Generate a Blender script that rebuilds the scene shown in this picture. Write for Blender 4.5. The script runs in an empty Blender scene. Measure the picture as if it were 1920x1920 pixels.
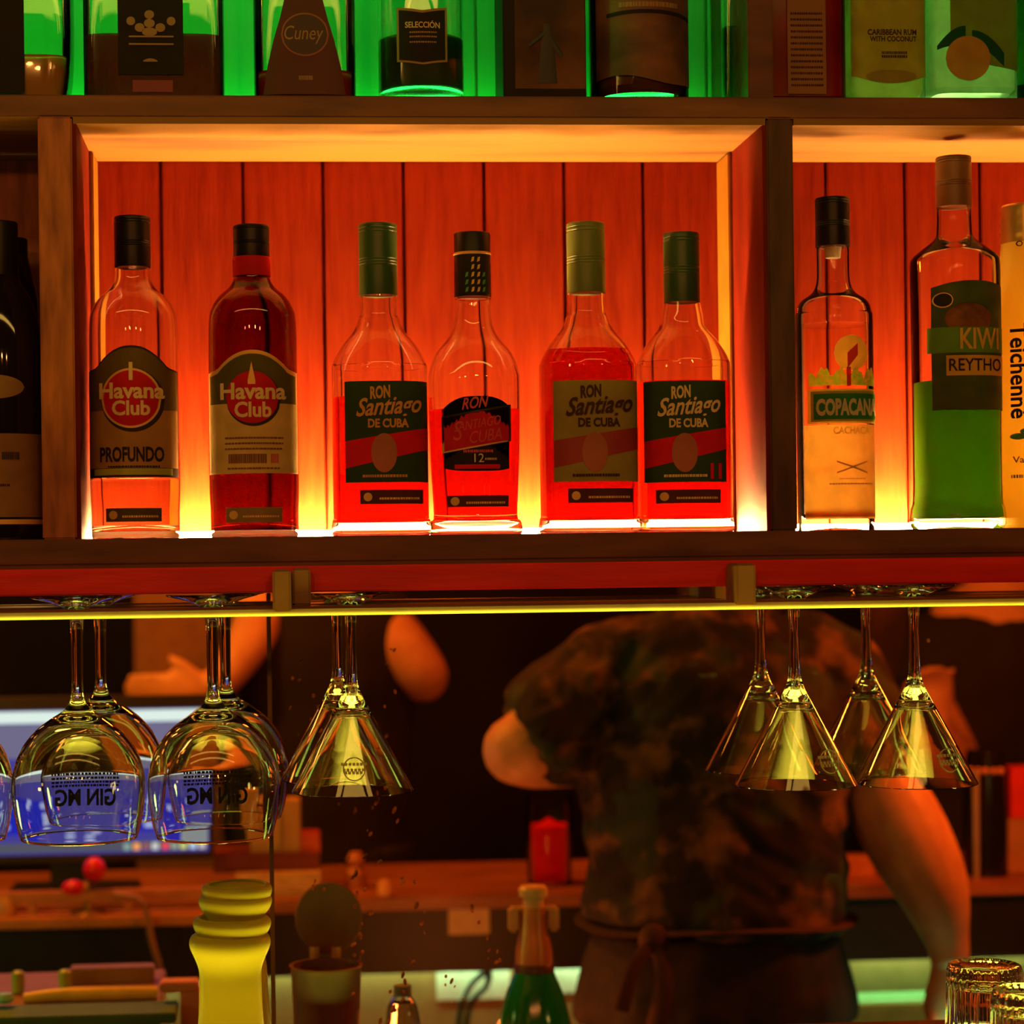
import bpy, bmesh, math, random
from mathutils import Vector, Matrix
random.seed(7)
S = bpy.context.scene
COL = S.collection
# ------------------------------------------------------------------ camera
F = 4000.0; PX, PY = 808.0, 1037.0
YAW = math.radians(4.2); ROLL = 0.0125
CAM = Vector((0, -1.93, 1.5))
Fw = Vector((math.sin(YAW), math.cos(YAW), 0)); R0 = Vector((math.cos(YAW), -math.sin(YAW), 0)); U0 = Vector((0, 0, 1))
Xc = R0*math.cos(ROLL) - U0*math.sin(ROLL); Yc = R0*math.sin(ROLL) + U0*math.cos(ROLL)
cd = bpy.data.cameras.new('camera'); cam = bpy.data.objects.new('camera', cd); COL.objects.link(cam)
cam.matrix_world = Matrix(((Xc.x, Yc.x, -Fw.x, CAM.x), (Xc.y, Yc.y, -Fw.y, CAM.y), (Xc.z, Yc.z, -Fw.z, CAM.z), (0, 0, 0, 1)))
cd.sensor_width = 36; cd.lens = F/1920*36
cd.shift_x = (960-PX)/1920; cd.shift_y = (PY-960)/1920
cd.dof.use_dof = True; cd.dof.focus_distance = 1.96; cd.dof.aperture_fstop = 4.5
cd.clip_start = 0.05
S.camera = cam
# ------------------------------------------------------------------ world, exposure
w = bpy.data.worlds.new('world'); S.world = w; w.use_nodes = True
w.node_tree.nodes['Background'].inputs[0].default_value = (1, .45, .15, 1)
w.node_tree.nodes['Background'].inputs[1].default_value = 0.012
S.view_settings.view_transform = 'Standard'; S.view_settings.look = 'None'
S.view_settings.gamma = 1; S.view_settings.use_curve_mapping = False
S.view_settings.exposure = 0.0
cy = S.cycles
cy.max_bounces = 14; cy.transmission_bounces = 14; cy.glossy_bounces = 6; cy.diffuse_bounces = 3; cy.transparent_max_bounces = 12
cy.caustics_reflective = False; cy.caustics_refractive = False
cy.sample_clamp_indirect = 6; cy.blur_glossy = 0.3
cy.use_denoising = True

def ray(px, py):
    u = (px-PX)/F; v = (PY-py)/F
    return Fw + Xc*u + Yc*v
def P(px, py, Y):
    d = ray(px, py); t = (Y-CAM.y)/d.y
    return CAM + d*t
def depth(px, Y, py=PY): return (P(px, py, Y)-CAM).dot(Fw)
def ppm(px, Y, py=PY): return depth(px, Y, py)/F      # metres per pixel

# ------------------------------------------------------------------ lamps of the bar, added fills
def lamp(name, loc, energy, color, size=None, kind='POINT', rot=(0, 0, 0), sy=None, spread=None):
    l = bpy.data.lights.new(name, kind); l.energy = energy; l.color = color
    if kind == 'POINT': l.shadow_soft_size = size or .02
    if kind == 'AREA':
        l.shape = 'RECTANGLE'; l.size = size; l.size_y = sy or size
        if spread: l.spread = math.radians(spread)
    o = bpy.data.objects.new(name, l); o.location = loc; o.rotation_euler = rot; COL.objects.link(o); return o
AM = (1, .42, .1)
# guests' side: row of small warm pendant lamps above and behind the camera
for i, (x, y, z) in enumerate([(-.9, -2.6, 2.15), (-.35, -2.6, 2.15), (.35, -2.6, 2.15), (.95, -2.6, 2.15), (-.5, -3.4, 2.3), (.5, -3.4, 2.3)]):
    lamp('pendant_light', (x, y, z), 7.5, (1, .31, .06), .03)
lamp('side_fill_light', (-.85, -.35, 1.3), 1.6, (1, .72, .16), .04)  # added out of frame to brighten the yellow cups and left labels
lamp('side_fill_light', (1.1, -.35, 1.2), 1.2, (1, .7, .16), .04)  # second added fill, brightens the tumblers
lamp('canopy_light', (-.1, -.75, 2.25), 2.0, (1, .55, .1), 1.7, 'AREA', (math.radians(28), 0, 0), .055)
# bartender side lights behind the glass
lamp('back_room_light', (-.55, 1.25, 2.05), 34.0, (1, .28, .015), .06)
lamp('back_room_light', (.25, 1.4, 2.0), 16.0, (1, .1, .006), .06)
lamp('back_room_light', (-.72, .62, 1.75), 7, (1, .27, .03), .06)
lamp('back_room_light', (1.25, .82, 1.55), 20, (1, .13, .008), .06)
# worktop lights: yellow-green light from the counter on the glasses
lamp('counter_light', (.0, -.1, 1.045), 4.4, (1, .8, .05), 1.6, 'AREA', (math.radians(180), 0, 0), .2, 70)
lamp('counter_light', (.0, .32, 1.0), 1.1, (.55, .8, .08), 1.6, 'AREA', (math.radians(190), 0, 0), .05)

# ------------------------------------------------------------------ materials
MATS = {}
def nt(name):
    m = bpy.data.materials.new(name); m.use_nodes = True; n = m.node_tree; n.nodes.clear()
    return m, n, n.nodes.new('ShaderNodeOutputMaterial')
def noise_col(n, c1, c2, scale=20, stretch=(1, 1, 1), detail=4, lo=.35, hi=.65, seed=0):
    tc = n.nodes.new('ShaderNodeTexCoord'); mp = n.nodes.new('ShaderNodeMapping'); mp.inputs['Scale'].default_value = stretch
    mp.inputs['Location'].default_value = (seed, seed*.7, seed*1.3)
    n.links.new(tc.outputs['Object'], mp.inputs[0])
    t = n.nodes.new('ShaderNodeTexNoise'); t.inputs['Scale'].default_value = scale; t.inputs['Detail'].default_value = detail
    n.links.new(mp.outputs[0], t.inputs['Vector'])
    r = n.nodes.new('ShaderNodeValToRGB'); r.color_ramp.elements[0].position = lo; r.color_ramp.elements[1].position = hi
    r.color_ramp.elements[0].color = (*c1, 1); r.color_ramp.elements[1].color = (*c2, 1)
    n.links.new(t.outputs['Fac'], r.inputs[0]); return t, r
def surf(name, c, rough=.5, metal=0, c2=None, scale=30, stretch=(1, 1, 1), bump=0, spec=.5, coat=0, lo=.35, hi=.65, detail=4):
    if name in MATS: return MATS[name]
    m, n, out = nt(name); b = n.nodes.new('ShaderNodeBsdfPrincipled')
    b.inputs['Roughness'].default_value = rough; b.inputs['Metallic'].default_value = metal
    b.inputs['Specular IOR Level'].default_value = spec; b.inputs['Coat Weight'].default_value = coat
    if c2 is None: c2 = tuple(x*.82 for x in c)
    t, r = noise_col(n, c2, c, scale, stretch, detail, lo, hi)
    n.links.new(r.outputs[0], b.inputs['Base Color'])
    if bump:
        bp = n.nodes.new('ShaderNodeBump'); bp.inputs['Strength'].default_value = bump; bp.inputs['Distance'].default_value = .002
        n.links.new(t.outputs['Fac'], bp.inputs['Height']); n.links.new(bp.outputs[0], b.inputs['Normal'])
    n.links.new(b.outputs[0], out.inputs[0]); MATS[name] = m; return m
def emit(name, c, s):
    if name in MATS: return MATS[name]
    m, n, out = nt(name); e = n.nodes.new('ShaderNodeEmission'); e.inputs[0].default_value = (*c, 1); e.inputs[1].default_value = s
    n.links.new(e.outputs[0], out.inputs[0]); MATS[name] = m; return m
def glass(name, c=(1, 1, 1), ior=1.45, rough=0):
    if name in MATS: return MATS[name]
    m, n, out = nt(name); b = n.nodes.new('ShaderNodeBsdfPrincipled')
    b.inputs['Base Color'].default_value = (*c, 1); b.inputs['Transmission Weight'].default_value = 1
    b.inputs['IOR'].default_value = ior; b.inputs['Roughness'].default_value = rough
    n.links.new(b.outputs[0], out.inputs[0]); MATS[name] = m; return m
def paper(name, c, tr=.25, rough=.6, c2=None, scale=60):
    """printed paper or frosted plastic: diffuse with some light coming through"""
    if name in MATS: return MATS[name]
    m, n, out = nt(name); b = n.nodes.new('ShaderNodeBsdfPrincipled'); b.inputs['Roughness'].default_value = rough; b.inputs['Specular IOR Level'].default_value = .12
    t, r = noise_col(n, c2 or tuple(x*.85 for x in c), c, scale)
    n.links.new(r.outputs[0], b.inputs['Base Color'])
    tl = n.nodes.new('ShaderNodeBsdfTranslucent'); n.links.new(r.outputs[0], tl.inputs[0])
    mx = n.nodes.new('ShaderNodeMixShader'); mx.inputs[0].default_value = tr
    n.links.new(b.outputs[0], mx.inputs[1]); n.links.new(tl.outputs[0], mx.inputs[2]); n.links.new(mx.outputs[0], out.inputs[0])
    MATS[name] = m; return m
def liquid(name, c, ior=1.34): return glass(name, c, ior)
def thin_glass(name, c=(1, 1, 1), f=.12):
    if name in MATS: return MATS[name]
    m, n, out = nt(name); tr = n.nodes.new('ShaderNodeBsdfTransparent'); tr.inputs[0].default_value = (*c, 1)
    g = n.nodes.new('ShaderNodeBsdfGlossy'); g.inputs['Roughness'].default_value = .02
    lw = n.nodes.new('ShaderNodeLayerWeight'); lw.inputs[0].default_value = f
    mx = n.nodes.new('ShaderNodeMixShader'); n.links.new(lw.outputs['Fresnel'], mx.inputs[0])
    n.links.new(tr.outputs[0], mx.inputs[1]); n.links.new(g.outputs[0], mx.inputs[2]); n.links.new(mx.outputs[0], out.inputs[0])
    MATS[name] = m; return m
def syrup(name, c, d, f=.4):
    m, n, out = nt(name); b = n.nodes.new('ShaderNodeBsdfPrincipled'); b.inputs['Base Color'].default_value = (*c, 1)
    b.inputs['Transmission Weight'].default_value = 1; b.inputs['IOR'].default_value = 1.34; b.inputs['Roughness'].default_value = .05
    df = n.nodes.new('ShaderNodeBsdfPrincipled'); t, r = noise_col(n, tuple(x*.6 for x in d), d, 25); n.links.new(r.outputs[0], df.inputs['Base Color']); df.inputs['Roughness'].default_value = .15
    mx = n.nodes.new('ShaderNodeMixShader'); mx.inputs[0].default_value = f
    n.links.new(b.outputs[0], mx.inputs[1]); n.links.new(df.outputs[0], mx.inputs[2]); n.links.new(mx.outputs[0], out.inputs[0]); return m
def pane_mat():
    m, n, out = nt('pane_glass'); tr = n.nodes.new('ShaderNodeBsdfTransparent'); tr.inputs[0].default_value = (.97, .98, .97, 1)
    g = n.nodes.new('ShaderNodeBsdfGlossy'); g.inputs['Roughness'].default_value = .02
    mx = n.nodes.new('ShaderNodeMixShader'); mx.inputs[0].default_value = .002
    n.links.new(tr.outputs[0], mx.inputs[1]); n.links.new(g.outputs[0], mx.inputs[2]); n.links.new(mx.outputs[0], out.inputs[0]); return m
PANE = pane_mat()

WOOD_D = surf('dark_stained_wood', (.22, .07, .022), .55, c2=(.09, .025, .01), scale=9, stretch=(1, 6, 6), bump=.25, lo=.3, hi=.7)
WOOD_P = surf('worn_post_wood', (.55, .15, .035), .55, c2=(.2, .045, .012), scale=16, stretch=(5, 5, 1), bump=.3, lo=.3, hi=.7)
PINE = surf('pale_pine', (.25, .1, .008), .6, c2=(.1, .028, .003), scale=3.2, stretch=(1.2, 9, 9), bump=.1, lo=.25, hi=.5)
REDPLANK = surf('red_stained_planks', (.34, .033, .006), .6, c2=(.22, .016, .003), scale=14, stretch=(9, 1, 1), bump=.35, spec=.08, lo=.25, hi=.75, detail=6)
FASCIA = surf('fascia_baked_red_light', (1, .02, .006), .4, c2=(.8, .012, .004), scale=10, stretch=(1, 9, 9), bump=.2)  # red light falling on the board is put into this base colour
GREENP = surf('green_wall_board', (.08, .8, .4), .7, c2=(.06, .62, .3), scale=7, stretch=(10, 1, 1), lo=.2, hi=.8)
BLACK = surf('matte_black', (.012, .01, .01), .5)
BLACKP = surf('black_cap_plastic', (.012, .009, .008), .35, spec=.3)
GLASS = glass('clear_glass'); GLASS2 = glass('stemware_glass', (1, 1, .96), 1.5)
GGLASS = glass('green_bottle_glass', (.1, .62, .2), 1.5)
DGLASS = surf('dark_bottle_glass', (.012, .006, .004), .06, spec=.8)
CREAM = paper('cream_ink', (1, .72, .34), .1)
GOLD = surf('gold_print', (.95, .5, .13), .45, .1)
REDINK = paper('red_ink', (.7, .012, .008), .1)
BLKINK = paper('black_ink', (.03, .02, .012), .02)
SKIN = surf('skin', (.72, .38, .2), .5, c2=(.6, .29, .15), scale=25)
HAIR = surf('dark_hair', (.03, .018, .01), .6, c2=(.01, .006, .004), scale=60, bump=.5)

# ------------------------------------------------------------------ helpers
def prop(o, label=None, cat=None, group=None, kind=None):
    if label: o['label'] = label
    if cat: o['category'] = cat
    if group: o['group'] = group
    if kind: o['kind'] = kind
    return o
def empty(name, loc, label, cat, group=None):
    o = bpy.data.objects.new(name, None); o.location = loc; o.empty_display_size = .02; COL.objects.link(o)
    return prop(o, label, cat, group)
def mesh(name, vs, fs, mat, parent=None, smooth=True, world=True, angle=40):
    me = bpy.data.meshes.new(name); me.from_pydata([tuple(v) for v in vs], [], fs); me.update()
    bm = bmesh.new(); bm.from_mesh(me); bmesh.ops.recalc_face_normals(bm, faces=bm.faces); bm.to_mesh(me); bm.free()
    o = bpy.data.objects.new(name, me); COL.objects.link(o)
    if mat: me.materials.append(mat)
    if parent:
        o.parent = parent
        if world:   # vertices are given in world space
            root = parent; off = Vector((0, 0, 0))
            while root: off += root.location; root = root.parent
            for v in me.vertices: v.co -= off
    if smooth:
        for p in me.polygons: p.use_smooth = True
        try: me.set_sharp_from_angle(angle=math.radians(angle))
        except Exception: pass
    return o
class MB:
    def __init__(s): s.v = []; s.f = []
    def add(s, vs, fs):
        b = len(s.v); s.v += [Vector(v) for v in vs]; s.f += [tuple(b+i for i in f) for f in fs]; return s
    def box(s, x0, x1, y0, y1, z0, z1, bev=0):
        b = bev
        if not b:
            v = [(x, y, z) for z in (z0, z1) for y in (y0, y1) for x in (x0, x1)]
            return s.add(v, [(0, 2, 3, 1), (4, 5, 7, 6), (0, 1, 5, 4), (2, 6, 7, 3), (0, 4, 6, 2), (1, 3, 7, 5)])
        bm = bmesh.new(); bmesh.ops.create_cube(bm, size=1)
        for v in bm.verts: v.co = Vector(((x0+x1)/2+v.co.x*(x1-x0), (y0+y1)/2+v.co.y*(y1-y0), (z0+z1)/2+v.co.z*(z1-z0)))
        bmesh.ops.bevel(bm, geom=list(bm.edges), offset=b, segments=2, affect='EDGES')
        bm.verts.index_update(); s.add([v.co.copy() for v in bm.verts], [tuple(v.index for v in f.verts) for f in bm.faces]); bm.free(); return s
    def lathe(s, prof, c=(0, 0, 0), n=48, sx=1, sy=1, p=2, rib=0, nr=0, ang=0):
        """prof: (r, z) or (r, z, p) from first ring to last; closed with fans where r == 0"""
        rings = []
        for q in prof:
            r, z = q[0], q[1]; pp = q[2] if len(q) > 2 else p
            if r <= 1e-6:
                s.v.append(Vector((c[0], c[1], c[2]+z))); rings.append([len(s.v)-1]); continue
            ring = []
            for k in range(n):
                t = 2*math.pi*k/n; ct, st = math.cos(t), math.sin(t)
                x = math.copysign(abs(ct)**(2/pp), ct)*r*sx; y = math.copysign(abs(st)**(2/pp), st)*r*sy
                if rib: kf = 1+rib*math.cos(nr*t); x *= kf; y *= kf
                if ang: x, y = x*math.cos(ang)-y*math.sin(ang), x*math.sin(ang)+y*math.cos(ang)
                s.v.append(Vector((c[0]+x, c[1]+y, c[2]+z))); ring.append(len(s.v)-1)
            rings.append(ring)
        for a, b in zip(rings, rings[1:]):
            if len(a) == 1 and len(b) == 1: continue
            for k in range(n):
                k2 = (k+1) % n
                if len(a) == 1: s.f.append((a[0], b[k], b[k2]))
                elif len(b) == 1: s.f.append((a[k], a[k2], b[0]))
                else: s.f.append((a[k], a[k2], b[k2], b[k]))
        return s
    def tube(s, pts, n=14, cap=True):
        """pts: list of (Vector, r) or (Vector, rx, ry); smooth elliptic tube along the path"""
        P3 = [Vector(q[0]) for q in pts]; rings = []; up = None
        for i, q in enumerate(pts):
            a = P3[max(0, i-1)]; b = P3[min(len(P3)-1, i+1)]; d = (b-a).normalized()
            if up is None:
                ref = Vector((0, 1, 0)) if abs(d.y) < .85 else Vector((1, 0, 0)); side = ref.cross(d).normalized()
            else: side = up.cross(d).normalized() if up.cross(d).length > 1e-4 else side
            up = d.cross(side).normalized(); rx = q[1]; ry = q[2] if len(q) > 2 else rx; ring = []
            for k in range(n):
                t = 2*math.pi*k/n; s.v.append(P3[i]+side*math.cos(t)*rx+up*math.sin(t)*ry); ring.append(len(s.v)-1)
            rings.append(ring)
        for a, b in zip(rings, rings[1:]):
            for k in range(n): s.f.append((a[k], a[(k+1) % n], b[(k+1) % n], b[k]))
        if cap:
            for ring, q, sg in ((rings[0], P3[0], -1), (rings[-1], P3[-1], 1)):
                s.v.append(q.copy()); c = len(s.v)-1
                for k in range(n): s.f.append((ring[k], ring[(k+1) % n], c))
        return s
    def ball(s, c, r, n=16, sc=(1, 1, 1)):
        prof = [(r*math.sin(math.pi*i/10), -r*math.cos(math.pi*i/10)*sc[2]) for i in range(11)]
        prof[0] = (0, prof[0][1]); prof[-1] = (0, prof[-1][1])
        return s.lathe(prof, c, n, sc[0], sc[1])
    def build(s, name, mat, parent=None, smooth=True, angle=40): return mesh(name, s.v, s.f, mat, parent, smooth, angle=angle)
def smoothpath(pts, k=4):
    """Catmull-Rom through (Vector, r[, r2])"""
    out = []; pts = [tuple(q) if len(q) > 2 else (q[0], q[1], q[1]) for q in pts]
    for i in range(len(pts)-1):
        a = pts[max(0, i-1)]; b = pts[i]; c = pts[i+1]; d = pts[min(len(pts)-1, i+2)]
        for j in range(k):
            t = j/k; row = []
            for e in range(len(b)):
                f = lambda q: Vector(q[e]) if e == 0 else q[e]
                A, B, C, D = f(a), f(b), f(c), f(d)
                row.append((B*2 + (C-A)*t + (A*2-B*5+C*4-D)*t*t + (B*3-A-C*3+D)*t*t*t)*.5)
            out.append(tuple(row))
    out.append(tuple(pts[-1])); return out

# ------------------------------------------------------------------ shelf carcass
ZT1 = P(960, 180, 0).z; ZT0 = P(960, 229, 0).z          # upper shelf board
ZS = P(960, 1001, 0).z; ZS0 = P(960, 1050, 0).z         # lower shelf board
YB = .186                                                # back wall of the niches
XL, XR = -.75, .95
ZTOP = ZT1+.34
xpl0, xpl1 = P(75, 600, 0).x, P(139, 600, 0).x
xpr0, xpr1 = P(1442, 600, 0).x, P(1491, 600, 0).x
xn1 = xpl1+.0
shelf = empty('bar_shelf', (0, 0, 0), 'dark stained wooden back bar shelf with niches lit from below, red plank back', 'shelf')
def board(name, a, mat, par=shelf, bev=.0015, label=None):
    o = MB().box(*a, bev).build(name, mat, par, smooth=False)
    if label: o['label'] = label
    return o
board('shelf_board', (XL, XR, 0, YB, ZT0+.004, ZT1), WOOD_D)
board('shelf_board', (XL, XR, 0, YB+.02, ZS0, ZS), WOOD_D)
board('shelf_board', (XL, XR, 0, YB, ZTOP, ZTOP+.025), WOOD_D)
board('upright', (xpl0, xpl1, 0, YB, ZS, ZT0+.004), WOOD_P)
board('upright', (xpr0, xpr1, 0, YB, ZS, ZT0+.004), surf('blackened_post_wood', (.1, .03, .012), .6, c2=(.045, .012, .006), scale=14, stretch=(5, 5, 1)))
board('upright', (xpr0-.012, xpr0+.012, 0.02, YB, ZT1, ZTOP), WOOD_D)
# pale pine lining of the lit niches
for xa, xb in ((xpl1, xpr0), (xpr1, XR-.02)):
    board('niche_ceiling', (xa+.001, xb-.001, .001, YB-.001, ZT0-.002, ZT0+.004), PINE, bev=0, label='pale pine niche ceiling')
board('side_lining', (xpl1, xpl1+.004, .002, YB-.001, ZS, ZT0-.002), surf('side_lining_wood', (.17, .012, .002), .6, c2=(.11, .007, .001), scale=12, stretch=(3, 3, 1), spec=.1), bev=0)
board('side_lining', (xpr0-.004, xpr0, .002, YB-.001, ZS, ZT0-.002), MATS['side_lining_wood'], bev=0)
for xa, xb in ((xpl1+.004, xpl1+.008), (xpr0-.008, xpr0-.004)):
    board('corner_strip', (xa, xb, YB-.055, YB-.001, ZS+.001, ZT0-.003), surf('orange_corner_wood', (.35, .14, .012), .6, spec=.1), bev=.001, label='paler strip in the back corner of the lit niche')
# plank back of the lower niches
def planks(seams, x_start, x_end, z0, z1, mat, name='back_panel'):
    m = MB(); xs = [x_start]+seams+[x_end]; g = .0013
    for a, b in zip(xs, xs[1:]): m.box(a+g, b-g, YB, YB+.012, z0, z1, .0012)
    m.box(x_start, x_end, YB+.009, YB+.02, z0, z1)
    return m.build(name, mat, shelf, smooth=False)
planks([P(x, 400, YB).x for x in (302, 456, 606, 757, 908, 1058, 1206, 1352)], xpl1, xpr0, ZS, ZT0, REDPLANK)
planks([P(x, 400, YB).x for x in (1549, 1697, 1838)], xpr1, XR-.02, ZS, ZT0, REDPLANK)
o = planks([xpl0-.1], XL, xpl0, ZS, ZT0, WOOD_P)
o = planks([P(x, 100, YB).x for x in (893, 1325)], XL, XR, ZT1, ZTOP, GREENP); o['label'] = 'green lit board behind the upper bottles'
board('end_panel', (XL-.02, XL, 0, YB+.02, ZS0, ZTOP+.025), WOOD_D)
board('end_panel', (XR-.02, XR, 0, YB, ZS0, ZTOP+.025), WOOD_D)
board('fascia_board', (XL, XR, -.012, .0, P(960, 1105, -.012).z, P(960, 1056, -.012).z), FASCIA, bev=.0012, label='front board under the lower shelf, red light put into its colour')
board('under_board', (XL, XR, .0, YB+.02, P(960, 1094, 0).z, ZS0), WOOD_D, bev=0)

# LED strips: real light lines at the foot of the back walls
def led(xa, xb, y, z, c, s, label, r=.003, flip=0):
    t = empty('led_strip', ((xa+xb)/2, y, z), label, 'light strip')
    m = MB().tube([(Vector((xa, y, z+r+.001)), r), (Vector((xb, y, z+r+.001)), r)], 8); m.build('light_tube', emit('led_%s' % label[:12], c, s), t)
    MB().box(xa, xb, y-.006, y+.005, z+.0002+flip*(2*r+.0012), z+.0012+flip*(2*r+.0012)).build('mounting_profile', surf('aluminium', (.7, .7, .7), .4, .8), t, smooth=False)
led(xpl1+.006, xpr0-.006, YB-.025, ZS, (1, .57, .18), 1200, 'warm light strip along the back of the middle lit niche', .003)
led(xpr1+.004, XR-.03, YB-.025, ZS, (1, .57, .18), 1200, 'warm light strip along the back of the right niche', .003)
led(XL+.03, xpr0-.02, YB-.012, ZT1, (.01, 1, .06), 24, 'green light strip behind the bottles of the upper shelf')
led(xpr0+.02, XR-.03, YB-.012, ZT1, (.55, 1, .22), 90, 'pale mint light strip behind the clear bottles, upper right')
lamp('green_niche_light', (-.05, .03, ZTOP-.01), 1.5, (.01, 1, .07), 1.0, 'AREA', (math.radians(25), 0, 0), .02)
lamp('green_niche_light', (.68, .05, ZTOP-.01), .7, (.2, 1, .1), .4, 'AREA', (math.radians(25), 0, 0), .02)

# ------------------------------------------------------------------ glass rack under the shelf
rack = empty('glass_rack', (0, 0, P(960, 1120, 0).z), 'wooden stemware rack with bright lower edge under the front board', 'glass rack')
zr1, zr0 = P(960, 1131, -.045).z, P(960, 1144, -.045).z
RAILM = surf('rack_rail_wood', (.3, .09, .025), .3, c2=(.16, .04, .012), scale=8, stretch=(1, 8, 8), coat=.3)
BRASS = surf('brass_edge', (.85, .72, .18), .25, .9)
for y0, y1 in ((-.045, -.012), (.034, .118), (.162, .186)):
    MB().box(XL, XR, y0, y1, zr0+.003, zr1, .001).build('rail', RAILM, rack, smooth=False)
MB().tube([(Vector((XL, -.043, zr0+.001)), .0034), (Vector((XR, -.043, zr0+.001)), .0034)], 14).build('edge_strip', surf('yellow_edge', (.95, .85, .25), .35, spec=.8), rack)['label'] = 'bright yellow metal edge of the rack'
for xa, xb in ((511, 546), (1378, 1415)):
    x0, x1 = P(xa, 1100, -.05).x, P(xb, 1100, -.05).x
    MB().box(x0, x1, -.056, -.0125, zr0+.002, P(960, 1062, -.056).z, .002).box(x0, x1, -.0125, .18, zr1+.0002, P(960, 1097, 0).z).build('bracket', surf('bracket_wood', (.3, .14, .05), .5), rack, smooth=False)
x0, x1 = P(548, 1100, -.045).x, P(583, 1100, -.045).x
MB().box(x0, x1, -.04, -.0125, zr1+.0002, P(960, 1060, -.045).z, .002).box(x0, x1, -.0125, .12, zr1+.0002, P(960, 1097, 0).z).build('bracket', MATS['bracket_wood'], rack, smooth=False)

# ------------------------------------------------------------------ labels and lettering wrapped on a bottle front
class Body:
    """front surface of a bottle: axis pixel, pixel size, radius in pixels, superellipse power"""
    def __init__(s, ax, Y, r, p, parent, zb, yb):
        s.ax, s.Y, s.r, s.p, s.parent = ax, Y, r, p, parent
        s.k = ppm(ax, Y); s.X = parent.location.x; s.zb, s.yb = zb, yb
    def pt(s, dx, y, e):
        R = s.r + e/s.k; q = max(0., 1-abs(dx/R)**s.p)
        d = R*q**(1/s.p)
        return Vector((s.X+dx*s.k, s.Y-d*s.k*s.dep, s.zb+(s.yb-y)*s.k))
    dep = 1.0
def patch(B, xs, lo, hi, e, mat, name='label', parent=None, rows=1, skew=0):
    """xs: (x0,x1) offsets from axis in px; lo/hi: functions of dx giving pixel y of bottom and top edges"""
    n = 28; v = []; f = []
    x0, x1 = xs; R = B.r*1.004
    a0 = math.asin(max(-1, min(1, x0/R))); a1 = math.asin(max(-1, min(1, x1/R)))
    for i in range(n+1):
        dx = R*math.sin(a0+(a1-a0)*i/n); yl, yh = lo(dx), hi(dx)
        for j in range(rows+1):
            y = yl+(yh-yl)*j/rows; v.append(B.pt(dx, y, e)); v.append(B.pt(dx, y, e-.0003))
    c = 2*(rows+1)
    for i in range(n):
        for j in range(rows):
            a = i*c+2*j; f.append((a, a+c, a+c+2, a+2)); f.append((a+1, a+3, a+c+3, a+c+1))
        a = i*c; f.append((a, a+1, a+c+1, a+c)); a = i*c+2*rows; f.append((a, a+c, a+c+1, a+1))
    for i in (0, n):
        for j in range(rows): a = i*c+2*j; f.append((a, a+2, a+3, a+1))
    return mesh(name, v, f, mat, parent or B.parent)
def const(y): return lambda dx: y
def disc(B, cx, cyy, r, e, mat, name='emblem', parent=None, ry=None):
    ry = ry or r
    return patch(B, (cx-r, cx+r), lambda d: cyy+ry*math.sqrt(max(0, 1-((d-cx)/r)**2)), lambda d: cyy-ry*math.sqrt(max(0, 1-((d-cx)/r)**2)), e, mat, name, parent)
def text_geo(s, bold=0, shear=0):
    c = bpy.data.curves.new('t', 'FONT'); c.body = s; c.offset = bold; c.shear = shear; c.resolution_u = 3
    o = bpy.data.objects.new('t', c); COL.objects.link(o); dg = bpy.context.evaluated_depsgraph_get(); dg.update()
    me = bpy.data.meshes.new_from_object(o.evaluated_get(dg)); vs = [v.co.copy() for v in me.vertices]; fs = [tuple(p.vertices) for p in me.polygons]
    bpy.data.objects.remove(o); bpy.data.meshes.remove(me); bpy.data.curves.remove(c)
    x0 = min(v.x for v in vs); x1 = max(v.x for v in vs); y0 = min(v.y for v in vs); y1 = max(v.y for v in vs)
    return [((v.x-x0)/(x1-x0), (v.y-y0)/(y1-y0)) for v in vs], fs
def text(B, s, x0, x1, y0, y1, e, mat, parent, bold=.02, shear=0, rise=0, vert=False, name='lettering'):
    """text box from x0..x1 (px off the axis) and y0 (top) .. y1 (bottom)"""
    uv, fs = text_geo(s, bold, shear); v = []
    for u, t in uv:
        if vert: dx = x0+(x1-x0)*t; y = y0+(y1-y0)*u
        else: dx = x0+(x1-x0)*u; y = y1-(y1-y0)*t-rise*u
        v.append(B.pt(dx, y, e))
    return mesh(name, v, fs, mat, parent, smooth=False)
def strokes(B, x0, x1, y, h, e, mat, parent, n=12):
    """one line of print too small to read in the photo"""
    m = MB(); x = x0; rnd = random.Random(int(x0*7+y*13))
    while x < x1-1:
        wd = min(rnd.uniform(1.2, 3.4)*(x1-x0)/60+.6, x1-x); a = B.pt(x, y, e); b = B.pt(x+wd, y, e); c = B.pt(x+wd, y-h, e); d = B.pt(x, y-h, e)
        m.add([a, b, c, d], [(0, 1, 2, 3)]); x += wd+rnd.uniform(.7, 1.4)
    return m.build('small_print', mat, parent, smooth=False)

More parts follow.
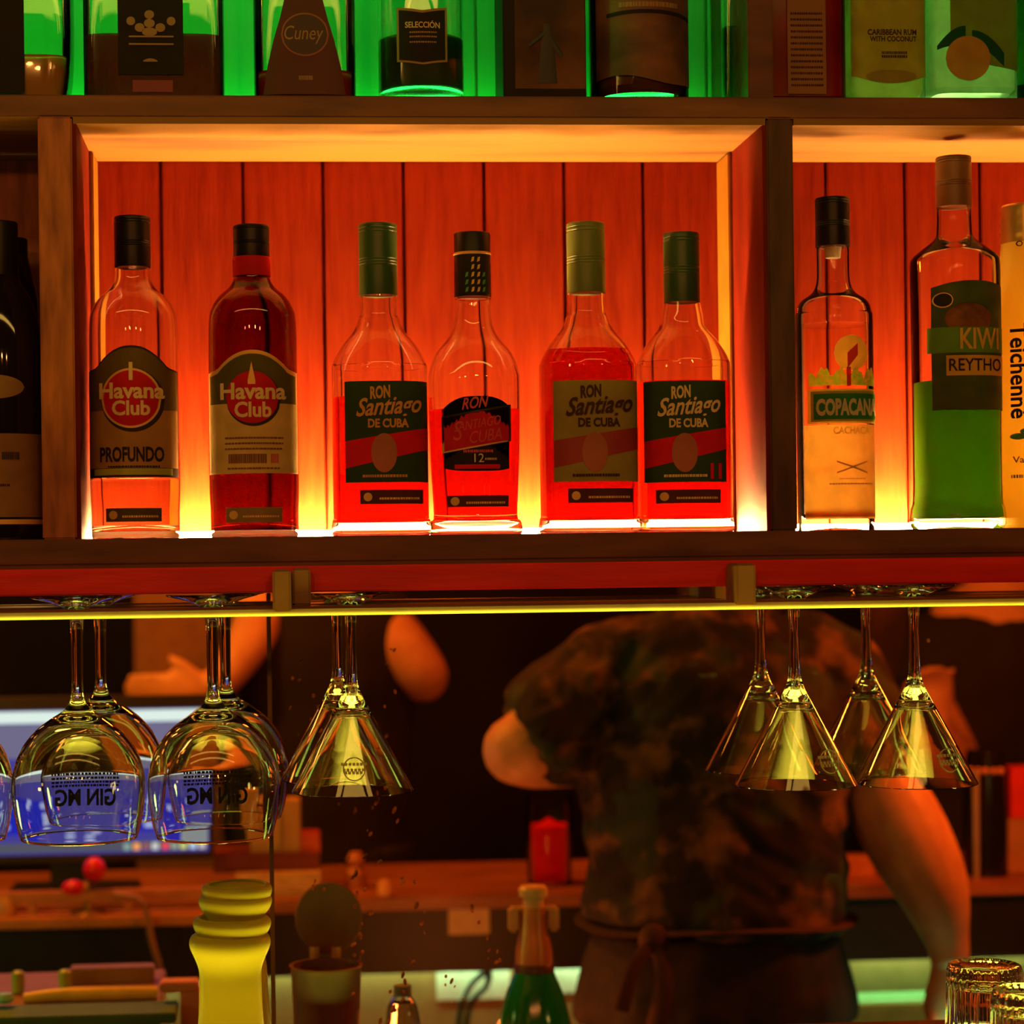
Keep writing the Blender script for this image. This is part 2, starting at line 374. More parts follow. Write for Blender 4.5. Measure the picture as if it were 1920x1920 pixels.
def bottle(kind, label, cx, Y, yb, prof, cap=None, liq=None, gl=GLASS, zb=None, capm=BLACKP, group=None, t=.0024, dep=1.0, base=.007, n=56, ang=0, cap_ribs=True):
    """prof: (half width px, y px, power) from base to lip; liq=(surface y px, material); cap=(half width, y bottom, y top)"""
    zb = ZS if zb is None else zb
    k = ppm(cx, Y); X = P(cx, yb, Y).x
    root = empty(kind, (X, Y, zb), label, 'bottle', group)
    Z = lambda y: (yb-y)*k
    out = [(r*k, Z(y), p) for r, y, p in prof]
    # refine profile
    fine = []
    for i in range(len(out)-1):
        a = out[max(0, i-1)]; b = out[i]; c = out[i+1]; d = out[min(len(out)-1, i+2)]
        for j in range(4):
            s = j/4
            h = [(2*b[q]+(c[q]-a[q])*s+(2*a[q]-5*b[q]+4*c[q]-d[q])*s*s+(3*b[q]-a[q]-3*c[q]+d[q])*s**3)*.5 for q in range(3)]
            lim = lambda v, q: min(max(v, min(b[q], c[q])), max(b[q], c[q]))
            fine.append((lim(h[0], 0), lim(h[1], 1), lim(h[2], 2)))
    fine.append(out[-1])
    inner = [(max(r-t, .003), z, p) for r, z, p in fine if z > base]
    shell = [(0, .003)] + [(fine[0][0]*.6, .0015, fine[0][2])] + fine + inner[::-1] + [(inner[0][0]*.9, base, inner[0][2]), (inner[0][0]*.5, base+.002, inner[0][2]), (0, base+.004)]
    g = MB().lathe(shell, (X, Y, zb), n, 1, dep, ang=ang).build('glass_body', gl, root, angle=35)
    if liq:
        zl = Z(liq[0]); e = .0003
        lp = [(r+e, z, p) for r, z, p in inner if z < zl]
        lp = [(0, base+.004-e), (inner[0][0]*.5, base+.002-e, inner[0][2]), (inner[0][0]*.9, base-e, inner[0][2])] + lp + [(lp[-1][0], zl, lp[-1][2]), (lp[-1][0]*.9, zl-.0006, lp[-1][2]), (0, zl-.0006)]
        MB().lathe(lp, (X, Y, zb), n, 1, dep, ang=ang).build('liquid', liq[1], root, angle=35)
    if cap:
        r, y0, y1 = cap; m = MB(); z0, z1 = Z(y0), Z(y1); h = z1-z0; rr = r*k
        pr = [(0, z0+.001), (rr-.002, z0+.001), (rr*.995, z0), (rr, z0+.0006)]
        if cap_ribs:
            for q in (.42, .46, .50, .88, .93):
                pr += [(rr, z0+h*(q-.012)), (rr*.965, z0+h*q), (rr, z0+h*(q+.012))]
        pr += [(rr, z1-.0012), (rr*.96, z1), (0, z1+.0002)]
        c = m.lathe(pr, (X, Y, zb), 48).build('cap', capm, root, angle=30)
        root['capz'] = 0.0; del root['capz']
    return root
def body(root, cx, Y, yb, r, p=2, dep=1.0, zb=None):
    B = Body(cx, Y, r, p, root, ZS if zb is None else zb, yb); B.dep = dep; return B
def sub_label(B, x0, x1, y0, y1, mat):
    l = patch(B, (x0, x1), const(y1), const(y0), .0006, mat); l['label'] = 'small dark strip label near the base'
    strokes(B, x0+ (x1-x0)*.3, x1-6, (y0+y1)/2+5, 4, .0011, GOLD, l)
    disc(B, x0+14, (y0+y1)/2, 8, .0011, GOLD, 'seal', l); return l

# ---- bottle 1, clear rum, dark olive arched label
RUMC = liquid('clear_rum', (1, .98, .8)); YBt = .062
def havana(label, cx, Y, yb, lx, dark, liqm, liql, yc, s=0):
    W = 85
    b = bottle('rum_bottle', label, cx, Y, yb, [(76, yb, 2), (82, yb-6, 2), (82, yb-50, 2), (84, yb-110, 2), (83, yb-300, 2), (82, yb-400, 2), (76, yb-430, 2), (62, yb-452, 2), (42, yb-470, 2), (33, yb-492, 2), (33, yb-545, 2), (31, yb-560, 2)], liq=(liql, liqm),
               cap=(34, yb-508 if not dark else yb-524, yb-603 if not dark else yb-584))
    B = body(b, cx, Y, yb, 84); return b, B
b1, B = havana('clear rum bottle with olive label and red disc, leftmost in the lit niche', 255, YBt, 1006, 0, False, RUMC, 895, 740)
OLIVE = paper('olive_label', (.17, .1, .02), .08); TAN = paper('tan_label', (.55, .27, .07), .15); CRM = paper('cream_label', (1, .72, .25), .35)
def arch(y_sh, y_top, w):
    def f(d):
        a = abs(d)/w
        return y_top+(y_sh-y_top)*(a/.78)**2.2 if a < .78 else y_sh+(a-.78)*26
    return f
DEDGE = paper('dark_label_edge', (.05, .03, .015), .02)
lb = patch(B, (-82, 82), const(893), arch(690, 651, 84), .0004, DEDGE, rows=2)
patch(B, (-81, 81), const(770), arch(693, 655, 84), .0007, OLIVE, 'label_top', lb, 2)
patch(B, (-81, 81), const(876), const(768), .0007, TAN, 'label_base', lb)
patch(B, (-72, 72), const(889), const(877), .0009, paper('yellow_green_band', (.6, .55, .05), .2), 'label_stripe', lb)
disc(B, 2, 752, 58, .0009, DEDGE, 'emblem_shadow', lb); disc(B, -1, 748, 55, .0011, GOLD, 'emblem_ring', lb); em = disc(B, -1, 748, 51, .0013, REDINK, 'emblem', lb)
text(B, 'Havana', -60, 60, 719, 749, .0018, CREAM, lb, .03); text(B, 'Club', -36, 34, 752, 780, .0018, CREAM, lb, .03)
text(B, 'PROFUNDO', -60, 58, 837, 865, .0012, BLKINK, lb, .03); strokes(B, -45, 50, 875, 3, .0012, BLKINK, lb)
text(B, 'I', -4, 3, 682, 715, .0016, CREAM, lb, .01, name='figure')
sub_label(B, -50, 52, 950, 975, paper('dark_strip_label', (.12, .075, .03), .03))
# ---- bottle 2, dark rum
DRUM = liquid('dark_rum', (.16, .006, .002))
b2, B = havana('dark rum bottle with red neck band and cream label, second in the lit niche', 478, YBt, 1003, 0, True, DRUM, 500, 740)
k = ppm(478, YBt)
nb = MB().lathe([(33.5*k, (1003-515)*k), (35.5*k, (1003-514)*k), (35.5*k, (1003-479)*k), (33.5*k, (1003-478)*k)], tuple(b2.location), 40).build('neck_band', REDINK, b2); nb['label'] = 'red paper band round the neck'
lb = patch(B, (-82, 82), const(886), arch(693, 659, 84), .0004, GOLD, rows=2)
patch(B, (-79, 79), const(757), arch(701, 666, 84), .0007, paper('dark_olive_label', (.13, .1, .015), .1), 'label_top', lb, 2)
patch(B, (-81, 81), const(885), const(757), .0007, CRM, 'label_base', lb)
disc(B, 1, 749, 50, .0010, DEDGE, 'emblem_shadow', lb); disc(B, -1, 746, 48, .0013, REDINK, 'emblem', lb)
text(B, 'Havana', -60, 61, 719, 750, .0018, CREAM, lb, .03); text(B, 'Club', -34, 34, 754, 783, .0018, CREAM, lb, .03)
patch(B, (-9, 5), lambda d: 722, lambda d: 680+abs(d+2)*5, .0016, GOLD, 'figure', lb)
for y in (822, 832, 842): strokes(B, -52, 55, y, 3, .0012, paper('brown_ink', (.25, .1, .03), .1), lb)
strokes(B, -46, 24, 867, 17, .0012, MATS['brown_ink'], lb); strokes(B, 32, 46, 867, 17, .0012, REDINK, lb); strokes(B, -48, 48, 878, 3, .0012, MATS['brown_ink'], lb)
sub_label(B, -52, 52, 948, 976, paper('tan_strip_label', (.35, .2, .08), .03))

# ---- square shouldered rum bottles
AMB = liquid('red_amber_rum', (.95, .05, .012)); AMB2 = liquid('deep_red_rum', (.62, .03, .008))
def santiago(label, cx, yb, W, capm, cap, liql, liqm, Y=YBt, p=3.0, dep=.96):
    prof = [(W-3, yb, p), (W+1, yb-8, p), (W-1, yb-30, p), (W-3, yb-34, p), (W-3, yb-285, p), (W-4, yb-320, 2.6), (W-22, yb-355, 2.3), (W-44, yb-383, 2.1), (39, yb-405, 2), (34, yb-430, 2), (33, yb-560, 2)]
    prof = [q for q in prof if q[1] > cap[2]+8]
    b = bottle('rum_bottle', label, cx, Y, yb, prof, cap=cap, liq=(liql, liqm), capm=capm, dep=dep, base=.012)
    return b, body(b, cx, Y, yb, W-3, p, dep)
GREENCAP = surf('dark_green_cap', (.035, .1, .025), .35, c2=(.03, .085, .02)); LGREENCAP = surf('olive_green_cap', (.17, .21, .05), .4)
DKGREEN = paper('dark_green_label', (.04, .075, .02), .1); TANOL = paper('olive_tan_label', (.42, .31, .08), .1); BAND = paper('red_band', (1, .015, .03), .2); BROWN = paper('brown_print', (.8, .36, .1), .1)
def slabel(B, base, ink, x0, x1, band=BAND, y0=716, y1=902, dy=0, num=None):
    l = patch(B, (x0, x1), const(y1+dy), const(y0+dy), .0004, base)
    wd = x1-x0
    patch(B, (x0, x1), lambda d: 876+dy-34*(d-x0)/wd, lambda d: 826+dy-24*(d-x0)/wd, .0008, band, 'label_band', l)
    cx = x0+wd*.46; ry = surf('rum_seal_print', (.5, .12, .05), .5)
    disc(B, cx, 848+dy, 24, .0010, ry, 'seal', l, 36); 
    text(B, 'RON', x0+wd*.30, x0+wd*.54, 726+dy, 750+dy, .0010, ink, l, .04, rise=3)
    text(B, 'Santiago', x0+wd*.13, x0+wd*.92, 748+dy, 792+dy, .0016, ink, l, .02, shear=.35, rise=8)
    text(B, 'DE CUBA', x0+wd*.27, x0+wd*.76, 785+dy, 802+dy, .0010, ink, l, .04)
    strokes(B, x0+wd*.2, x0+wd*.75, 893+dy, 5, .0011, ink, l)
    if num: text(B, num, x0+wd*.78, x0+wd*.93, 868+dy, 897+dy, .0011, BAND, l, .05)
    return l
STRIP = paper('maroon_strip_label', (.13, .03, .015), .05)
b3, B = santiago('rum bottle with dark green cap and red-striped green label, third in lit niche', 715, 1000, 92, GREENCAP, (36, 550, 416), 742, AMB)
slabel(B, DKGREEN, BROWN, -68, 86); sub_label(B, -42, 75, 916, 942, STRIP)
b5, B = santiago('rum bottle with olive green cap and tan label, filled to the shoulder', 1105, 997, 92, LGREENCAP, (36, 547, 416), 655, AMB2)
slabel(B, TANOL, paper('dark_brown_ink', (.07, .03, .015), .05), -74, 86, surf('dull_red_band', (.42, .03, .02), .5)); sub_label(B, -50, 72, 915, 941, STRIP)
b6, B = santiago('rum bottle with black and green label numbered 11, rightmost in the middle lit niche', 1284, 996, 88, GREENCAP, (34, 566, 436), 716, AMB)
slabel(B, paper('black_green_label', (.05, .09, .02), .15), CREAM, -82, 66, num='11', dy=2); sub_label(B, -66, 53, 918, 943, STRIP)
# ---- bottle 4, stepped cap and black label with red ribbon
b4 = bottle('rum_bottle', 'rum bottle with black cap and black label crossed by a red ribbon, fourth in niche', 892, YBt-.004, 1001,
            [(84, 1001, 2.6), (88, 993, 2.6), (84, 975, 2.6), (78, 962, 2.6), (83, 860, 2.6), (86, 730, 2.5), (84, 695, 2.3), (72, 662, 2.1), (50, 635, 2), (38, 612, 2), (34, 590, 2), (33, 560, 2), (35, 556, 2), (34, 470, 2)],
            cap=(34, 556, 436), liq=(768, AMB), dep=.9, base=.012, cap_ribs=False)
B = body(b4, 892, YBt-.004, 1001, 83, 2.5, .9)
l = patch(B, (-62, 58), lambda d: 884-abs(d/62)**4*6, lambda d: 746+abs(d/62)**3*22, .0004, paper('black_label', (.03, .018, .01), .05), rows=2)
patch(B, (-66, 62), lambda d: 851-22*(d+66)/128, lambda d: 783-22*(d+66)/128, .0008, GOLD, 'ribbon_border', l)
patch(B, (-62, 58), lambda d: 848-22*(d+66)/128, lambda d: 787-22*(d+66)/128, .0011, paper('scarlet_ribbon', (.85, .02, .04), .2), 'ribbon', l)
PINK = paper('pink_ink', (.9, .12, .1), .1)
text(B, 'RON', -30, 20, 750, 772, .0018, PINK, l, .02, .3, 6)
text(B, 'SANTIAGO', -44, 42, 795, 812, .0016, PINK, l, 0, .2, 14); text(B, 'CUBA', -16, 44, 812, 834, .0016, PINK, l, 0, .2, 8); text(B, 'S', -46, -28, 792, 828, .0016, PINK, l, 0, .2)
text(B, '12', -8, 10, 852, 868, .0010, CREAM, l, 0); strokes(B, 12, 34, 864, 4, .001, GOLD, l); strokes(B, -28, 28, 850, 5, .0014, PINK, l)
patch(B, (-44, 40), const(880), const(872), .0009, BAND, 'label_line', l)
sub_label(B, -58, 56, 929, 950, STRIP)
kk = ppm(892, YBt-.004)
MB().lathe([(34.5*kk, (1001-478)*kk), (35.6*kk, (1001-476)*kk), (34.5*kk, (1001-473)*kk)], tuple(b4.location), 40).build('cap_ring', GOLD, b4)
Bn = body(b4, 892, YBt-.004, 1001, 34.3, 2, 1)
nl = patch(Bn, (-30, 30), const(553), const(480), .0003, BLKINK, 'neck_label')
for i, (dx, mt) in enumerate([(-14, surf('green_dash', (.08, .4, .05), .4)), (-3, surf('yellow_dash', (.8, .5, .06), .4)), (8, MATS['yellow_dash']), (18, MATS['green_dash'])]):
    mb = MB()
    for j in range(5 - (dx < -10)*2 - (dx > 12)*2):
        y = 550-j*14; q = [Bn.pt(dx-3, y, .0008), Bn.pt(dx+2, y-2, .0008), Bn.pt(dx+3.5, y-10, .0008), Bn.pt(dx-1, y-9, .0008)]; mb.add(q, [(0, 1, 2, 3)])
    mb.build('coloured_dashes', mt, nl, smooth=False)

# ---- right niche: cachaca, kiwi liqueur, yellow bottle
CLR = liquid('cachaca', (1, .98, .82))
b7 = bottle('cachaca_bottle', 'slim clear cachaca bottle with black cap, red parrot and green name panel, right niche', 1568, YBt, 989,
            [(66, 989, 2.3), (70, 982, 2.3), (70, 900, 2.3), (71, 620, 2.3), (69, 580, 2.2), (62, 560, 2), (42, 545, 2), (33, 530, 2), (30, 505, 2), (30, 440, 2)],
            cap=(32, 457, 366), liq=(604, thin_glass('clear_spirit', (1, .95, .75), .08)), gl=thin_glass('thin_clear_glass'), base=.012)
B = body(b7, 1568, YBt, 989, 70.5, 2.3)
YEL = paper('yellow_panel_edge', (.9, .7, .15), .3); GRP = paper('bright_green_panel', (.06, .33, .04), .3)
l = patch(B, (-62, 69), const(792), const(728), .0004, YEL); patch(B, (-58, 69), const(788), const(732), .0008, paper('pale_panel', (.6, .5, .08), .3), 'label_inset', l)
patch(B, (-54, 69), const(784), const(737), .0012, GRP, 'name_panel', l)
text(B, 'COPACANA', -51, 73*.93, 746, 778, .0018, paper('ivory_ink', (.95, .8, .45), .3), l, .05)
text(B, 'CACHACA', -22, 50, 798, 812, .0008, YEL, l, .03)
patch(B, (-66, 68), const(968), const(794), .0003, paper('frosted_print', (1, .85, .4), .95), 'frosted_print', l)
art = disc(B, 14, 662, 33, .0006, paper('sun_print', (.95, .7, .2), .5), 'sun_print', l)
patch(B, (6, 26), lambda d: 690-(d-6)*1.2, lambda d: 662-(d-6)*.9, .0010, paper('parrot_red', (.9, .06, .03), .3), 'parrot_print', l)
patch(B, (4, 12), const(724), const(688), .0010, MATS['parrot_red'], 'parrot_tail', l)
patch(B, (-60, 66), lambda d: 722, lambda d: 696+8*math.sin(d*.21)+5*math.sin(d*.5+1), .0005, paper('leaf_print', (.35, .5, .04), .5, c2=(.75, .6, .1), scale=160), 'foliage_print', l)
for sgn in (-1, 1):
    patch(B, (-22+6, 44), (lambda d, q=sgn: 874+q*((d-14)*.35)), (lambda d, q=sgn: 871+q*((d-14)*.35)), .0007, GOLD, 'cane_print', l)
strokes(B, -30, 55, 905, 3, .0007, GOLD, l); strokes(B, -12, 40, 895, 2, .0007, GOLD, l)
kb = ppm(1568, YBt)
MB().lathe([(0, (989-478)*kb), (14*kb, (989-478)*kb), (16*kb, (989-458)*kb), (0, (989-458)*kb)], tuple(b7.location), 24).build('pour_insert', paper('white_insert', (.7, .6, .4), .3), b7)

KIWI = paper('kiwi_liqueur', (.16, .4, .015), .55, .25, c2=(.12, .34, .01), scale=12)
b8 = bottle('liqueur_bottle', 'tall kiwi liqueur bottle with brown cap and bright green liquid, in the right niche', 1796, YBt, 987,
            [(80, 987, 2.4), (86, 975, 2.4), (84, 950, 2.4), (79, 900, 2.4), (80, 600, 2.4), (81, 500, 2.3), (78, 478, 2.1), (60, 462, 2), (36, 442, 2), (32, 420, 2), (31, 370, 2), (30, 330, 2)],
            cap=(33, 384, 290), liq=(712, KIWI), gl=thin_glass('thin_clear_glass'), capm=surf('brown_cap', (.28, .13, .05), .4), base=.01)
B = body(b8, 1796, YBt, 987, 80, 2.4)
l = patch(B, (-64, 79), const(768), lambda d: 530+((d-10)/80)**2*14, .0004, paper('dark_leaf_label', (.1, .11, .03), .1, c2=(.05, .07, .02), scale=30), rows=2)
patch(B, (-70, 79), const(663), const(616), .0008, paper('kiwi_green_band', (.16, .3, .03), .2), 'label_band', l)
text(B, 'KIWI', -18, 60, 618, 657, .0016, paper('orange_ink', (.75, .38, .06), .1), l, .02)
patch(B, (-42, 78), const(705), const(668), .0008, MATS['orange_ink'], 'name_panel', l)
text(B, 'REYTHO', -38, 66, 674, 697, .0014, BLKINK, l, .01)
disc(B, 0, 600, 44, .0007, paper('brown_kiwi_print', (.28, .09, .03), .1, c2=(.1, .03, .02), scale=60), 'fruit_print', l, 28)
disc(B, -46, 566, 17, .0009, GOLD, 'badge_rim', l, 14); disc(B, -46, 566, 15, .0012, BLKINK, 'badge', l, 12)
YELLOW = paper('yellow_frosted_glass', (1, .85, .2), .65, .3, c2=(1, .8, .16), scale=8)
kx = 1933
b9 = empty('liqueur_bottle', (P(kx, 985, YBt).x, YBt, ZS), 'yellow frosted liqueur bottle with gold cap and upright black name, right picture edge', 'bottle')
k9 = ppm(kx, YBt); Z9 = lambda y: (985-y)*k9
MB().lathe([(0, .001), (54*k9, 0), (60*k9, Z9(978)), (61*k9, Z9(600)), (59*k9, Z9(560)), (54*k9, Z9(520)), (50*k9, Z9(470)), (48*k9, Z9(452)), (0, Z9(450))], tuple(b9.location), 48).build('frosted_body', YELLOW, b9)
MB().lathe([(0, Z9(452)), (49*k9, Z9(452)), (50*k9, Z9(440)), (48*k9, Z9(432)), (50*k9, Z9(425)), (48*k9, Z9(416)), (49.5*k9, Z9(408)), (48*k9, Z9(395)), (49*k9, Z9(384)), (46*k9, Z9(380)), (0, Z9(380))], tuple(b9.location), 48).build('cap', surf('gold_cap', (.9, .55, .15), .3, .8), b9)
B = body(b9, kx, YBt, 985, 61, 2)
text(B, 'Teichenné', -50, -25, 606, 782, .0012, BLKINK, b9, .02, vert=True)
text(B, 'Valen', -48, -12, 852, 864, .0010, surf('brown_ink2', (.2, .08, .02), .5), b9, .01); strokes(B, -50, -5, 892, 6, .001, MATS['brown_ink2'], b9)
for q, (dx, y) in enumerate([(-44, 815), (-30, 806), (-22, 820)]): disc(B, dx+5, y, 12, .0008+q*.0002, surf('leaf_green_print', (.12, .3, .05), .5), 'leaf_print', b9, 6)
B2_ = body(b9, kx, YBt, 985, 49.5, 2); text(B2_, 'ooo', -36, 0, 452, 462, .0014, BLKINK, b9, 0)

# ---- left dark niche bottles
l1 = bottle('wine_bottle', 'black wine bottle with tan label and oval seal in the dark left niche', 4, .055, 1004,
            [(78, 1004, 2), (82, 996, 2), (82, 750, 2), (80, 640, 2), (62, 560, 2), (40, 520, 2), (33, 490, 2), (33, 430, 2)], gl=DGLASS, cap=(36, 520, 408), cap_ribs=False)
B = body(l1, 4, .055, 1004, 82, 2)
l = patch(B, (-80, 80), const(962), const(808), .0004, paper('dull_tan_label', (.34, .17, .07), .05)); strokes(B, -20, 25, 905, 4, .001, BLKINK, l); strokes(B, 12, 44, 856, 14, .001, BLKINK, l)
disc(B, 0, 722, 52, .0006, paper('oval_tan_print', (.36, .18, .08), .05), 'oval_seal', None, 22)
patch(B, (-80, 80), const(975), const(966), .0006, GOLD, 'foot_band')
l2 = bottle('wine_bottle', 'second black bottle behind the tan labelled one, dark left niche', 20, .135, 1004,
            [(55, 1004, 3), (58, 998, 3), (58, 600, 3), (50, 520, 2.4), (38, 470, 2), (36, 450, 2)], gl=DGLASS, cap=(38, 480, 438), cap_ribs=False)

# ---- upper shelf bottles (only their feet show in the photo; built full height)
BROWNRUM = syrup('dark_brown_rum', (.2, .02, .006), (.3, .05, .015), .5); AMBU = syrup('orange_rum', (.9, .08, .01), (1, .3, .05), .55); DREDL = syrup('dark_red_liqueur', (.5, .01, .006), (.75, .02, .02), .5); EDGEG = thin_glass('edge_clear_glass', (.93, 1, .93), .3)
YU = .075
def ub(kind, label, cx, W, p, liql, liqm, capm=BLACKP, taper=0, gl=GLASS, dep=.8, H=560, Y=YU, base=.008):
    yb = 180
    b = bottle(kind, label, cx, Y, yb, [(W-4-taper, yb, p), (W-taper, yb-6, p), (W-taper*.1, yb-90, p), (W, yb-H*.5, p), (W-8, yb-H*.6, 2.4), (40, yb-H*.75, 2), (31, yb-H*.82, 2), (31, yb-H*.94, 2)],
               cap=(34, yb-H*.86, yb-H), liq=(liql, liqm), capm=capm, gl=gl, zb=ZT1, dep=dep, base=base)
    return b, body(b, cx, Y, yb, W, p, dep, ZT1)
t1, B = ub('rum_bottle', 'square bottle with tapering foot, amber rum and black label, first on the upper shelf', 45, 92, 5, 88, AMBU, taper=12, gl=EDGEG)
patch(B, (-88, 10), const(160), const(-60), .0006, BLKINK)
t2, B = ub('rum_bottle', 'wide square decanter with dark rum and gold crest on black label, upper shelf', 291, 130, 6, 46, BROWNRUM, dep=.45, gl=EDGEG)
l = patch(B, (-64, 56), const(123), const(-70), .0006, BLKINK)
GOLDD = surf('dull_gold', (.45, .24, .08), .5)
for i, (dx, dy, r) in enumerate([(-6, 12, 9), (-40, 24, 8), (34, 24, 8), (-24, 36, 9), (14, 36, 9), (-6, 44, 14), (-6, 28, 10)]): disc(B, dx, dy, r, .0011, GOLDD, 'crest', l, 8)
patch(B, (-44, 38), const(54), const(51), .0010, GOLDD, 'frame_line', l); patch(B, (-44, 38), const(68), const(65), .0010, GOLDD, 'frame_line', l)
patch(B, (-18, 8), const(99), lambda d: 93+((d+5)/13)**2*4, .0010, GOLDD, 'gold_mark', l)
patch(B, (-38, 36), const(155), const(133), .0006, surf('dark_red_sticker', (.3, .02, .03), .5), 'red_sticker')
t3, B = ub('rum_bottle', 'clear bottle with tapering dark red label and round script seal, third on the upper shelf', 572, 95, 3.5, 113, DREDL, dep=.7, gl=EDGEG)
def tri(y0): return 0
MAR = surf('maroon_label', (.13, .02, .015), .6)
m_ = MB()
rows = [(160, 76), (110, 68), (60, 56), (20, 44), (-20, 34), (-70, 30)]
gv = []; gf = []
for y, hw in rows:
    for i in range(13): gv.append(B.pt(-2-hw+2*hw*i/12, y, .0006))
for j in range(len(rows)-1):
    for i in range(12): a = j*13+i; gf.append((a, a+1, a+14, a+13))
l = mesh('label', gv, gf, MAR, t3)
disc(B, 0, 50, 44, .0010, surf('dull_red_gold', (.4, .12, .05), .5), 'seal_ring', l, 40); disc(B, 0, 50, 41, .0012, surf('dark_maroon_disc', (.05, .01, .01), .5), 'seal', l, 37)
text(B, 'Cuney', -38, 34, 34, 68, .0018, GOLDD, l, .0, .2); strokes(B, -12, 14, 134, 8, .0012, GOLDD, l)
t4, B = ub('rum_bottle', 'round clear bottle with black shield label and little amber rum, upper shelf', 790, 80, 2.2, 143-95, AMBU, dep=1, base=.018)
shield = lambda d: 100+8*(1-abs(d+2)/50)
l = patch(B, (-49, 44), shield, lambda d: 8-abs(d+2)/6, .0004, GOLDD); patch(B, (-45, 40), lambda d: 96+8*(1-abs(d+2)/50), lambda d: 13-abs(d+2)/6, .0008, BLKINK, 'shield', l)
text(B, 'SELECCIÓN', -34, 30, 26, 40, .0012, CREAM, l, .02, rise=-1); strokes(B, -26, 24, 50, 3, .0012, GOLDD, l); strokes(B, -26, 24, 58, 3, .0012, GOLDD, l); strokes(B, -26, 24, 68, 3, .0012, GOLDD, l)
t5r = empty('bottle_box', (P(1014, 180, YU).x, YU, ZT1), 'dark bottle box with brown picture panel of a standing figure, upper shelf', 'box')
k5 = ppm(1014, YU); X5 = t5r.location.x
MB().box(X5-78*k5, X5+76*k5, YU-.036, YU+.036, ZT1, ZT1+.30, .0015).build('carton', surf('dark_carton', (.02, .007, .005), .8), t5r, smooth=False)
fp = MB().box(X5-56*k5, X5+74*k5, YU-.0365, YU-.0358, ZT1+(180-150)*k5, ZT1+.26, 0).build('printed_panel', surf('brown_carton_print', (.22, .08, .025), .8, c2=(.06, .02, .01), scale=14), t5r, smooth=False)
m = MB().tube([(Vector((X5+4*k5, YU-.0366, ZT1+(180-140)*k5)), 18*k5, .0004), (Vector((X5+4*k5, YU-.0366, ZT1+(180-70)*k5)), 12*k5, .0004), (Vector((X5+4*k5, YU-.0366, ZT1+(180-30)*k5)), 6*k5, .0004)], 10)
m.tube([(Vector((X5+4*k5, YU-.0366, ZT1+(180-45)*k5)), 4*k5, .0004), (Vector((X5-30*k5, YU-.0366, ZT1+(180-72)*k5)), 3*k5, .0004)], 8).tube([(Vector((X5+4*k5, YU-.0366, ZT1+(180-50)*k5)), 6*k5, .0004), (Vector((X5+30*k5, YU-.0366, ZT1+(180-90)*k5)), 5*k5, .0004)], 8)
m.build('figure_print', BLACK, fp)
MB().box(X5-78*k5-.0002, X5+76*k5+.0002, YU-.0364, YU+.0364, ZT1+.296, ZT1+.3005).build('lid_edge', BLACK, t5r, smooth=False)
t6, B = ub('rum_bottle', 'dark red bottle with curved brown picture label between two green gaps, upper shelf', 1198, 92, 2.2, -60, BROWNRUM, dep=1, base=.012, gl=EDGEG)
l = patch(B, (-86, 90), lambda d: 135+8*math.sin(d*.03), const(-70), .0004, surf('brown_picture_label', (.3, .12, .045), .6, c2=(.08, .03, .015), scale=22, stretch=(.5, 1, 1)), rows=2)
patch(B, (-70, 88), lambda d: 15-6*(1-(d/90)**2)+6, lambda d: 8-6*(1-(d/90)**2)+6, .0008, BLKINK, 'picture_line', l); strokes(B, -50, 60, 3, 9, .0008, GOLDD, l)
t7, B = ub('liqueur_bottle', 'square dark red bottle with narrow brown text label, upper shelf above the dark post', 1488, 88, 6, -60, DREDL, dep=.8, gl=EDGEG)
l = patch(B, (-28, 44), const(158), const(-70), .0006, surf('brown_text_label', (.36, .16, .06), .6))
for y in range(12, 150, 11): strokes(B, -22, 38, y, 4, .0010, MATS['dark_brown_ink'], l)
t7b, B = ub('liqueur_bottle', 'slim dark green glass bottle edge beside the green gap, upper shelf', 1377, 22, 4, 20, liquid('dark_green_liqueur', (.12, .3, .06)), dep=1, Y=YU+.0, H=500)
PALE = paper('pale_coconut_rum', (.85, .9, .45), .65, .3); TG = thin_glass('thin_clear_glass')
t8, B = ub('rum_bottle', 'clear coconut rum bottle with olive yellow label, third from right on the upper shelf', 1653, 72, 5, -50, PALE, dep=.9, base=.01, gl=TG)
l = patch(B, (-70, 70), lambda d: 137-22*(d/70)**2*.75, const(-70), .0005, paper('olive_yellow_label', (.75, .62, .1), .5), rows=2)
text(B, 'CARIBBEAN RUM', -44, 48, 37, 48, .0010, MATS['dark_brown_ink'], l, .03); text(B, 'WITH COCONUT', -40, 48, 50, 60, .0010, MATS['dark_brown_ink'], l, .03)
strokes(B, -18, 30, 83, 5, .001, MATS['dark_brown_ink'], l); strokes(B, -18, 30, 90, 5, .001, MATS['dark_brown_ink'], l)
disc(B, 0, 124, 48, .0009, paper('pale_olive_print', (.55, .5, .08), .4), 'shell_print', l, 12)
t9, B = ub('liqueur_bottle', 'clear square lemon liqueur bottle with lemon and dark green leaf picture, upper right', 1810, 84, 6, -50, paper('pale_lemon_liqueur', (.8, 1, .75), .65, .3), dep=.85, base=.014, gl=TG)
l = patch(B, (-50, 82), lambda d: 100+d*.18, const(-70), .0004, paper('pale_green_label', (.35, .5, .06), .45), rows=2)
disc(B, -18, 92, 42, .0014, paper('lemon_print', (.75, .5, .08), .3), 'lemon_print', l, 41)
LEAF = paper('leaf_dark_print', (.01, .13, .06), .1)
patch(B, (-74, -22), lambda d: 70-abs(d+22)*.2+ (abs(d+22)/52)**2*16, lambda d: 32+(abs(d+22)/52)**2*36, .0009, LEAF, 'leaf_print', l)
patch(B, (-10, 50), lambda d: 50+(d+10)*.95, lambda d: 40+((d+10)/60)**2*42, .0009, LEAF, 'leaf_print', l)
